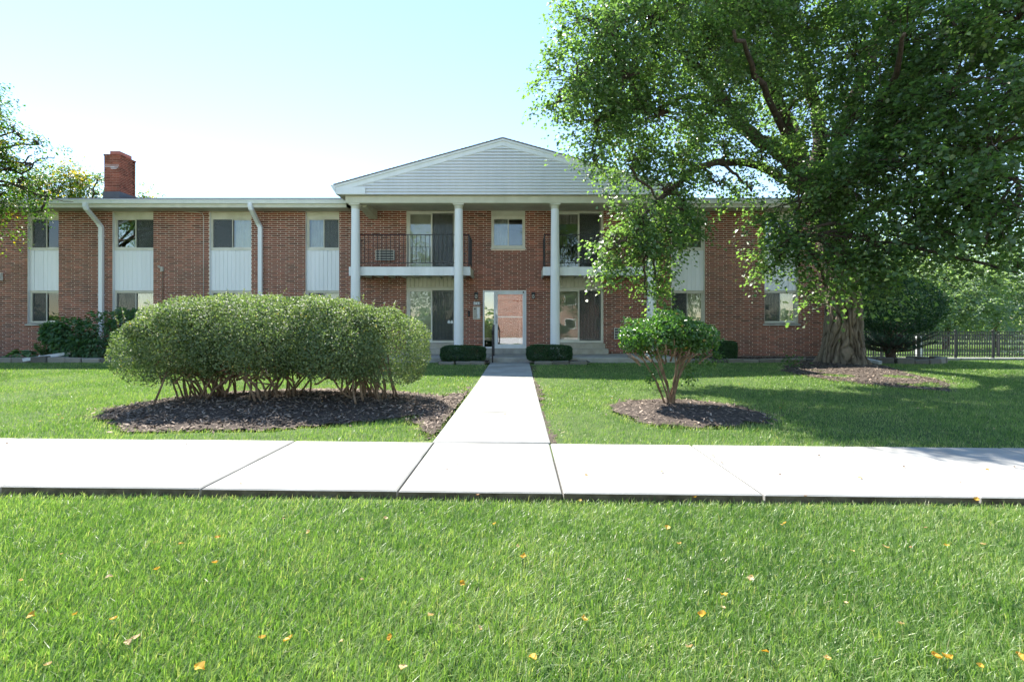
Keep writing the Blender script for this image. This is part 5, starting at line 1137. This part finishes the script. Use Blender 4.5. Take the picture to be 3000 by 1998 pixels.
# ------------------------------------------------------------------ loose things in the beds
def loose_spout(a, b, label):
    r = empty("downspout_extension", a); tag(r, label, "drain pipe", "loose white downspout extensions"); mb = MB(); a, b = Vector(a), Vector(b); d = (b-a).normalized()
    up = Vector((0, 0, 1)); w = d.cross(up).normalized(); u = w.cross(d); v = []
    for p in (a, b):
        for k in (1.0, 0.86): 
            for s_, t_ in ((-1,-1),(1,-1),(1,1),(-1,1)): v.append(p + w*s_*.065*k + u*t_*.045*k)
    mb.add(v, [(i, (i+1) % 4, 8+(i+1) % 4, 8+i) for i in range(4)] + [(4+i, 12+i, 12+(i+1) % 4, 4+(i+1) % 4) for i in range(4)] + [(i, 4+i, 4+(i+1) % 4, (i+1) % 4) for i in range(4)] + [(8+i, 8+(i+1) % 4, 12+(i+1) % 4, 12+i) for i in range(4)])
    mb.build("pipe", M['alum'], r)
    mb = MB(); mid = a*.35+b*.65; mb.tube([mid-d*.012, mid+d*.012], 0, sq=(.138, .098)); mb.build("joint_band", M['alum'], r)
loose_spout(P(206, 1034, 16.0), P(66, 1055, 15.15), "white drain pipe lying across the bed edging at far left")
loose_spout((10.2, 15.9, 0.30), (10.62, 14.55, 0.12), "white drain pipe end just right of the big trunk")
# rusty garden chair behind the broad-leaved shrub
ch = empty("garden_chair", (-15.35, 16.7, 0.1)); tag(ch, "rusty metal garden chair half hidden by the broad-leaved shrub", "chair")
cxx, cyy = -15.28, 16.75; cr = lambda dx, dy, z: Vector((cxx + dx*.86 - dy*.5, cyy + dx*.5 + dy*.86, z))
mb = MB(); mb.tube(smooth_path([cr(-.17, .2, .52), cr(-.26, .24, .98), cr(-.22, .25, 1.06), cr(.22, .25, 1.06), cr(.26, .24, .98), cr(.17, .2, .52)], [.014]*6, 4)[0], .014, 6); mb.build("back_frame", M['steel'], ch, True)
for k in range(7):
    f = k/6; mb = MB(); z_ = .6+f*.36; w_ = .18+.08*f; mb.tube([cr(-w_, .22, z_), cr(w_, .22, z_)], .006, 5); mb.build("back_slat", M['steel'], ch)
for k in range(5):
    dx = -.16+.08*k; mb = MB(); mb.tube([cr(dx, .21, .54), cr(dx*1.3, .245, 1.05)], .004, 5); mb.build("back_wire", M['steel'], ch)
mb = MB(); mb.add([cr(-.22, -.22, .49), cr(.22, -.22, .49), cr(.2, .22, .50), cr(-.2, .22, .50), cr(-.22, -.22, .51), cr(.22, -.22, .51), cr(.2, .22, .52), cr(-.2, .22, .52)], [(3,2,1,0), (4,5,6,7), (0,1,5,4), (1,2,6,5), (2,3,7,6), (3,0,4,7)]); mb.build("seat", M['steel'], ch)
for dx, dy in ((-.2, -.2), (.2, -.2), (-.18, .2), (.18, .2)):
    mb = MB(); mb.tube([cr(dx, dy, .5), cr(dx*1.2, dy*1.25, .07)], .013, 6); mb.build("leg", M['steel'], ch, True)
for s_ in (-1, 1):
    mb = MB(); mb.tube(smooth_path([cr(s_*.23, .22, .72), cr(s_*.27, 0, .75), cr(s_*.27, -.2, .70), cr(s_*.22, -.22, .5)], [.012]*4, 4)[0], .012, 6); mb.build("armrest", M['steel'], ch, True)

# ------------------------------------------------------------------ fence and low wall on the right
def fence(name, label, A, Bp, z0, hgt, post_gap, pk_gap, group):
    t = empty(name, (A[0], A[1], z0)); tag(t, label, "fence", group); A = Vector((*A, 0)); Bv = Vector((*Bp, 0)); dv = Bv - A; ln = dv.length; d = dv.normalized(); an = math.atan2(d.y, d.x)
    mb = MB(); mb.box(-0.013, .013, -.013, .013, z0+.04, z0+hgt-.03); pk = mb.mesh("picket", M['black'])
    mb = MB(); mb.bev(-.04, .04, -.04, .04, z0-.35, z0+hgt+.04, .006); mb.bev(-.05, .05, -.05, .05, z0+hgt+.04, z0+hgt+.07, .01); ps = mb.mesh("post", M['black'])
    npst = int(ln/post_gap)
    for k in range(npst+1):
        p = A + d*k*post_gap; link("post", ps, t, (p.x, p.y, 0), (0, 0, an))
    k = 0; s_ = pk_gap
    while s_ < npst*post_gap:
        if abs((s_/post_gap) - round(s_/post_gap))*post_gap > pk_gap*.6: p = A + d*s_; link("picket", pk, t, (p.x, p.y, 0), (0, 0, an))
        s_ += pk_gap
    for zz in (z0+.12, z0+hgt-.16, z0+hgt-.02):
        for k in range(npst):
            a_ = A + d*(k*post_gap+.042); b_ = A + d*((k+1)*post_gap-.042); mb = MB(); mb.tube([(a_.x, a_.y, zz), (b_.x, b_.y, zz)], 0, sq=(.03, .022)); mb.build("rail", M['black'], t)
fence("metal_fence", "black metal picket fence on the low block wall", (13.2, 22.7), (26.5, 22.3), -0.22, 1.20, 1.66, 0.11, "black metal fences")
fence("metal_fence", "second black metal fence farther back across the lawn", (17.2, 27.2), (30.5, 26.6), -0.42, 1.15, 2.2, 0.13, "black metal fences")
wl_ = empty("low_wall", (19, 22.5, -0.5)); tag(wl_, "low grey block wall under the black fence", "wall")
xx = 12.6; k = 0
while xx < 27:
    ln = rng.uniform(1.1, 1.5); mb = MB(); mb.tint = float(rng.uniform(.2, .9)); y_ = 22.75-(xx-13.2)*.03; mb.bev(xx, xx+ln-.012, y_-.22, y_+.22, -1.0, -0.29, .015); mb.build("block", M['block'], wl_)
    mb = MB(); mb.bev(xx-.004, xx+ln-.006, y_-.26, y_+.26, -0.288, -0.222, .01); mb.build("cap_stone", M['conc_old'], wl_); xx += ln
mb = MB(); mb.bev(19.6, 19.85, 24.3, 24.5, -0.6, .72, .02); o = mb.build("marker_post", M['white']); tag(o, "short white post behind the black fence", "post")
# paved court between the fences
mb = MB(); mb.box(12.0, 19.0, 23.3, 26.5, -0.5, -0.43); o = mb.build("pavement", M['concrete']); tag(o, "pale paved court behind the fence", "pavement", kind="structure")

# ------------------------------------------------------------------ fallen leaves
def fallen(x, y, z, size, tint, name, label, group=None, cat="leaf"):
    size *= 0.6; n = 7; an = rng.uniform(0, 6.283); curl = rng.uniform(.1, .5)*(1 if rng.random() < .7 else -1); pts = []
    for i in range(n+1):
        t_ = i/n; w_ = .42*math.sin(math.pi*min(1, t_*1.0)**.8)*(1+.15*rng.normal())
        for s_ in (-1, 0, 1): pts.append((s_*w_*size, (t_-.5)*size, size*(abs(s_)*.18 + curl*((t_-.5)**2)*1.6) + .003*rng.random()))
    me_ = bpy.data.meshes.new(name); fs = [(i*3+k, i*3+k+1, (i+1)*3+k+1, (i+1)*3+k) for i in range(n) for k in range(2)]; me_.from_pydata(pts, [], fs); me_.update()
    a_ = me_.attributes.new("tint", 'FLOAT', 'POINT'); a_.data.foreach_set("value", np.clip(tint+rng.normal(0, .04, len(pts)), 0, 1)); me_.materials.append(M['dry'])
    o = link(name, me_, None, (x, y, z), (rng.normal(0, .25), rng.normal(0, .25), an)); tag(o, label, cat, group); return o
def lawn_at(px, py, zz=-0.02):
    Y = (CAM_H - zz)*FPX/(py-VY); return (px-VX)/FPX*Y, Y
near = [(530,1585,0),(638,1577,0),(630,1647,.1),(460,1660,.3),(333,1812,.2),(375,1872,.75),(400,1865,.7),(845,1862,.3),(1142,1868,.05),(1448,1537,.3),(1356,1711,.15),(1534,1624,.1),(1710,1808,.4),(1405,1842,.65),(2242,1910,.1),(2425,1935,.5),(2772,1600,.4),(2775,1925,.2),(2745,1930,.1),(2870,1950,.3),(2990,1918,.2),(2058,1802,.15),(2498,1608,.6),(1990,1596,.5),(2120,1744,.3),(2118,1775,.65),(1955,1538,.2),(2880,1595,.65),(1000,1880,.7),(768,1862,.3),(1517,1598,.65),(220,1790,.2),(140,1935,.6),(95,1795,.1),(585,1955,.3),(2670,1600,.8),(2712,1545,.9),(2595,1600,.6),(2290,1535,.5),(2300,1535,.3),(1700,1440+25,.4),(2360,1455,.85),(1400,1450,.9),(2035,1452,.3),(2860,1462,.2),(830,1520,.8),(1130,1520,.75),(905,1560,.6),(1060,1690,.75),(1260,1800,.6),(1840,1700,.7),(2200,1690,.6),(2480,1760,.65),(2640,1820,.6),(2020,1900,.7),(1560,1920,.3),(1180,1950,.6),(320,1690,.7),(180,1620,.6),(60,1700,.5)]
lab_near = ["yellow fallen leaf on the front lawn grass", "pale dry leaf lying on the front lawn grass", "brown dry leaf on the front lawn grass"]
spec = {0: "leftmost of the two orange-yellow leaves lying close together on the lawn", 1: "bright orange-yellow leaf right of its twin on the left lawn", 12: "yellow leaf with pale edge on the lawn in front of the small shrub", 18: "larger of the two crinkled yellow leaves at lower right", 8: "yellow leaf low on the lawn left of the walkway line"}
for i, (px, py, tn) in enumerate(near):
    x_, y_ = lawn_at(px, py, -0.015); k = 0 if tn < .45 else 1 if tn < .8 else 2
    zone = ("left third" if px < 1000 else "middle third" if px < 2000 else "right third"); row_ = ("just below the sidewalk" if py < 1570 else "halfway down the lawn" if py < 1750 else "near the bottom edge"); lab_i = lab_near[k].split(" grass")[0] + ", " + zone + ", " + row_
    fallen(x_, y_, rng.uniform(-.030, -.010), rng.uniform(.03, .062) if tn > .4 else rng.uniform(.04, .07), tn, "fallen_leaf", spec.get(i, lab_i), None if i in spec else "fallen leaves on the front lawn: " + ["yellow", "pale", "brown"][k])
walkl = [(959,1382,.85),(545,1302,1),(845,1305,1),(840,1331,1),(705,1418,.85),(1444,1260,1),(1310,1378,1),(1340,1362,1),(2090,1338,.3),(2088,1388,.8),(2115,1358,1),(2150,1382,1),(2340,1337,1),(2285,1392,1),(2400,1337,1),(2520,1402,.4),(2648,1370,1),(2893,1378,.25),(2815,1416,.9),(2437,1320,1),(2972,1370,1),(1940,1385,.6),(1718,1395,.6),(20,1301,1),(120,1298,.9),(1560,1155,1),(1440,1140,1),(1480,1215,1),(1515,1095,1),(1465,1108,1),(2570,1325,.9),(2500,1326,1),(640,1388,.9)]
for px, py, tn in walkl:
    x_, y_ = lawn_at(px, py, 0.0); z_ = float(g(x_, y_)) if y_ > 5 else 0.0
    y2 = (CAM_H - z_)*FPX/(py-VY); x_ = (px-VX)/FPX*y2
    k = 0 if tn < .45 else 1
    fallen(x_, y2, z_+.006, rng.uniform(.018, .04) if tn > .7 else .045, tn, "fallen_leaf", ["yellow leaf lying on the pale concrete", "small dark dry leaf bit on the pale concrete"][k] + (" left of the walkway" if px < 1200 else " of the walkway" if px < 1650 else " right of the walkway" if px < 2400 else " near the right edge"), "fallen leaves on the concrete: " + ["yellow", "dark"][k])
for i in range(70):
    x_ = rng.uniform(-6, 9); y_ = rng.uniform(5.4, 13)
    if (x_ > WX0-.1 and x_ < WX1+.1) or abs(x_) > y_*1.0: continue
    tn = rng.choice([.1, .3, .65, .75, .9]); k = 0 if tn < .45 else 1
    z_ = float(g(x_, y_)) + (float(mound(x_, y_)) if bool(bed_mask(np.array(x_), np.array(y_))) else 0) + .02
    fallen(x_, y_, z_, rng.uniform(.035, .055), tn, "fallen_leaf", ["small yellow leaf on the back lawn", "small pale leaf on the back lawn"][k] + (" left of the walkway" if x_ < WX0 else " near the small shrub" if x_ < 4 else " under the big tree") + (", far half" if y_ > 8.5 else ", near half"), "fallen leaves beyond the sidewalk: " + ["yellow", "pale"][k])

# ------------------------------------------------------------------ across the street (seen mirrored in the glass), and the added bounce lot
m = MB(); m.box(-45, 45, -22, -1.2, -.2, -.04); o = m.build("bounce_parking_lot", mat_surf("bounce_parking_concrete", lin(.5, .49, .46), lin(.62, .61, .58), 1.5, .9, .2, 90)); tag(o, "pale concrete parking lot added behind the viewer for bounce light", "parking lot", kind="structure")  # unseen lot, added and paled to bounce sunlight onto the facade
ob = empty("brick_house", (4, -24, 0)); tag(ob, "brick building across the street mirrored in the entrance glass", "building")
m = MB(); m.box(-2.7, 15, -30, -24, -.3, 6.0); m.build("wall", M['far_brick'], ob)
m = MB(); m.add([(-3.2, -31, 6.0), (16, -31, 6.0), (16, -23.4, 6.0), (-3.2, -23.4, 6.0), (-3.2, -27, 7.8), (16, -27, 7.8)], [(0,1,5,4), (2,3,4,5), (0,4,3), (1,2,5), (3,2,1,0)]); m.build("roof", M['shingle'], ob)
for xx in (1.6, 5.5, 9.0, 12.5):
    for zz in (1.0, 3.8):
        wo = empty("window", (xx, -24, zz)); wo.parent = ob; wo.location = Vector((xx, -24, zz)) - ob.location
        m = MB(); rect_frame(m, xx, xx+1.4, zz, zz+1.3, .08, -23.99, -23.93); m.build("frame", M['white'], wo)
        m = MB(); m.box(xx+.08, xx+1.32, -23.98, -23.97, zz+.08, zz+1.22); m.build("pane", M['doorglass'], wo)
for i, (x_, y_, h_, lab) in enumerate([(-14, -27, 14, "street tree behind the viewer mirrored in the left windows"), (21, -27, 13, "street tree behind the viewer mirrored in the right doors")]):
    lb = [Wl(x_+a*h_/12, y_+b*h_/12, h_*c, r_*h_/12) for a, b, c, r_ in ((0,0,.62,3.0),(2.4,0,.48,2.2),(-2.4,.4,.5,2.3),(0,.5,.86,2.0),(1.2,1.5,.35,1.7),(-1.3,1.2,.33,1.7),(2.2,-1,.7,1.8),(-2.1,-1,.72,1.8))]
    simple_tree("street_tree", lab, (x_, y_, 0), h_*.8, lb, M['leaf_back'], .26, 3.0, 6, 8, 1.0, .25, group="street trees behind the viewer")

wd = empty("distant_trees", (0, -75, 0)); tag(wd, "distant tree line behind the viewer mirrored in the window glass", "trees", kind="stuff")
crown(wd, [((x_, -75+rng.normal(0, 3), rng.uniform(1.5, 2.5)), (5.0, 3, rng.uniform(2, 3))) for x_ in np.arange(-130, 131, 6.0)], [], M['leaf_back'], 1.3, 1.0, 5, 7, 2.4, simple=True, lobe_branch=False, twig_r=0.05)
# ------------------------------------------------------------------ grass
def lawn_ok(x, y):
    ok = ~((y > near_edge(x)-0.0) & (y < far_edge(x)))
    ok &= ~((x > WX0-.015) & (x < WX1+.015) & (y > 4.5) & (y < 15.4))
    ok &= ~bed_mask(x + rng.normal(0, .05, np.shape(x)), y + rng.normal(0, .07, np.shape(x)))
    ok &= ~((y > 15.2) & (x < 11.3)) & ~((y > 14.48) & (x > -2.45) & (x < 2.1))
    ok &= ~(((x-11.95)/1.4)**2+((y-15.85)/1.2)**2 < 1) & ~((x > 11.2) & (y > 22.4))
    ok &= np.hypot(x-9.15, y-14.2) > .85
    return ok
def pat(x, y): return 0.5*np.sin(1.3*x+.7*y+1)*np.sin(.9*y-.5*x) + .3*np.sin(3.1*x-1.9*y)+.25*np.sin(5.3*y+2.2*x+2)
def grass(name, x, y, zb, h, w, tri, lean):
    n = len(x); a = rng.uniform(0, 6.283, n); la = rng.normal(0.9, 1.3, n); ln = lean*np.abs(rng.normal(.8, .45, n))
    hx, hy = np.cos(la)*ln*h, np.sin(la)*ln*h; wx, wy = np.cos(a)*w/2, np.sin(a)*w/2
    hz = h*np.sqrt(np.clip(1-(np.minimum(ln, .95))**2*.8, .1, 1))
    T = np.clip(.45+.16*pat(x, y)+.13*pat(x*6+1, y*6)+rng.normal(0, .2, n), 0, .90); dry = rng.random(n) < .07 + .10*(pat(x*1.7+3, y*1.7) > .35); T = np.where(dry, rng.uniform(.9, 1, n), T)
    be = np.zeros(n, bool)
    for dx_, dy_ in ((.16, 0), (-.16, 0), (0, .2), (0, -.2)): be |= bed_mask(x+dx_, y+dy_)
    T = np.where(be & (rng.random(n) < .45), rng.uniform(.84, 1, n), T)
    e = np.minimum(np.minimum(np.abs(y-near_edge(x)), np.abs(y-far_edge(x))), 9); T = np.where((e < .16) & (rng.random(n) < .5*(1-e/.16)), rng.uniform(.86, 1, n), T)
    b = np.stack([x, y, zb], 1); L_ = b - np.stack([wx, wy, 0*x], 1); R_ = b + np.stack([wx, wy, 0*x], 1)
    tip = b + np.stack([hx, hy, hz], 1)
    if tri:
        V = np.stack([L_, R_, tip], 1).reshape(-1, 3); F = np.arange(3*n).reshape(n, 3); att = np.repeat(T, 3)
    else:
        md = b + np.stack([hx*.35, hy*.35, hz*.6], 1); ml = md - np.stack([wx, wy, 0*x], 1)*.85; mr = md + np.stack([wx, wy, 0*x], 1)*.85
        V = np.stack([L_, R_, mr, ml, tip], 1).reshape(-1, 3); i0 = np.arange(n)*5
        F = np.concatenate([np.stack([i0, i0+1, i0+2], 1), np.stack([i0, i0+2, i0+3], 1), np.stack([i0+3, i0+2, i0+4], 1)]); att = np.repeat(T, 5)
    o = link(name, np_mesh(name, V, F, M['grass'], {"tint": att}), None); return o
def sample(n, x0, x1, y0, y1, dens, fov=1.12, marg=.9):
    x = rng.uniform(x0, x1, n); y = rng.uniform(y0, y1, n); k = (np.abs(x) < np.maximum(y, .1)*fov+marg) & (rng.random(n) < dens(x, y)) & lawn_ok(x, y); return x[k], y[k]
x, y = sample(560000, -5.5, 5.5, 1.1, 3.75, lambda x, y: np.clip(1.15-.18*y, 0, 1)*np.clip(.3+6*(near_edge(x)-y), .25, 1))
print("near blades", len(x))
o = grass("grass", x, y, -.062+0*x, rng.uniform(.024, .054, len(x))*np.clip(.6+5*(near_edge(x)-y)+rng.normal(0, .3, len(x)), .45, 1.15), rng.uniform(0.0027, .0048, len(x)), False, .85); tag(o, "thick green grass of the front lawn strip", "grass", kind="stuff")
x, y = sample(900000, -17, 18, 4.6, 15.4, lambda x, y: np.clip(7.0/y**1.05, 0, 1))
print("far blades", len(x))
o = grass("grass", x, y, g(x, y)-.028, rng.uniform(.03, .055, len(x)), rng.uniform(.005, .009, len(x))*np.clip(y/8, 1, 1.8), True, .6); tag(o, "mown grass between the sidewalk and the building", "grass", kind="stuff")
x, y = sample(90000, 10.5, 26, 15.4, 22.6, lambda x, y: 1.0+0*x)
o = grass("grass", x, y, g(x, y)-.028, rng.uniform(.035, .06, len(x)), rng.uniform(.012, .02, len(x)), True, .6); tag(o, "sunlit grass between the stone ring and the low wall", "grass", kind="stuff")
x = rng.uniform(11, 48, 60000); y = rng.uniform(23.2, 42, 60000); k = ~((x < 19.1) & (y < 26.6)); x, y = x[k], y[k]
o = grass("grass", x, y, g(x, y)-.028, rng.uniform(.05, .09, len(x)), rng.uniform(.03, .055, len(x)), True, .6); tag(o, "bright lawn behind the black fence", "grass", kind="stuff")
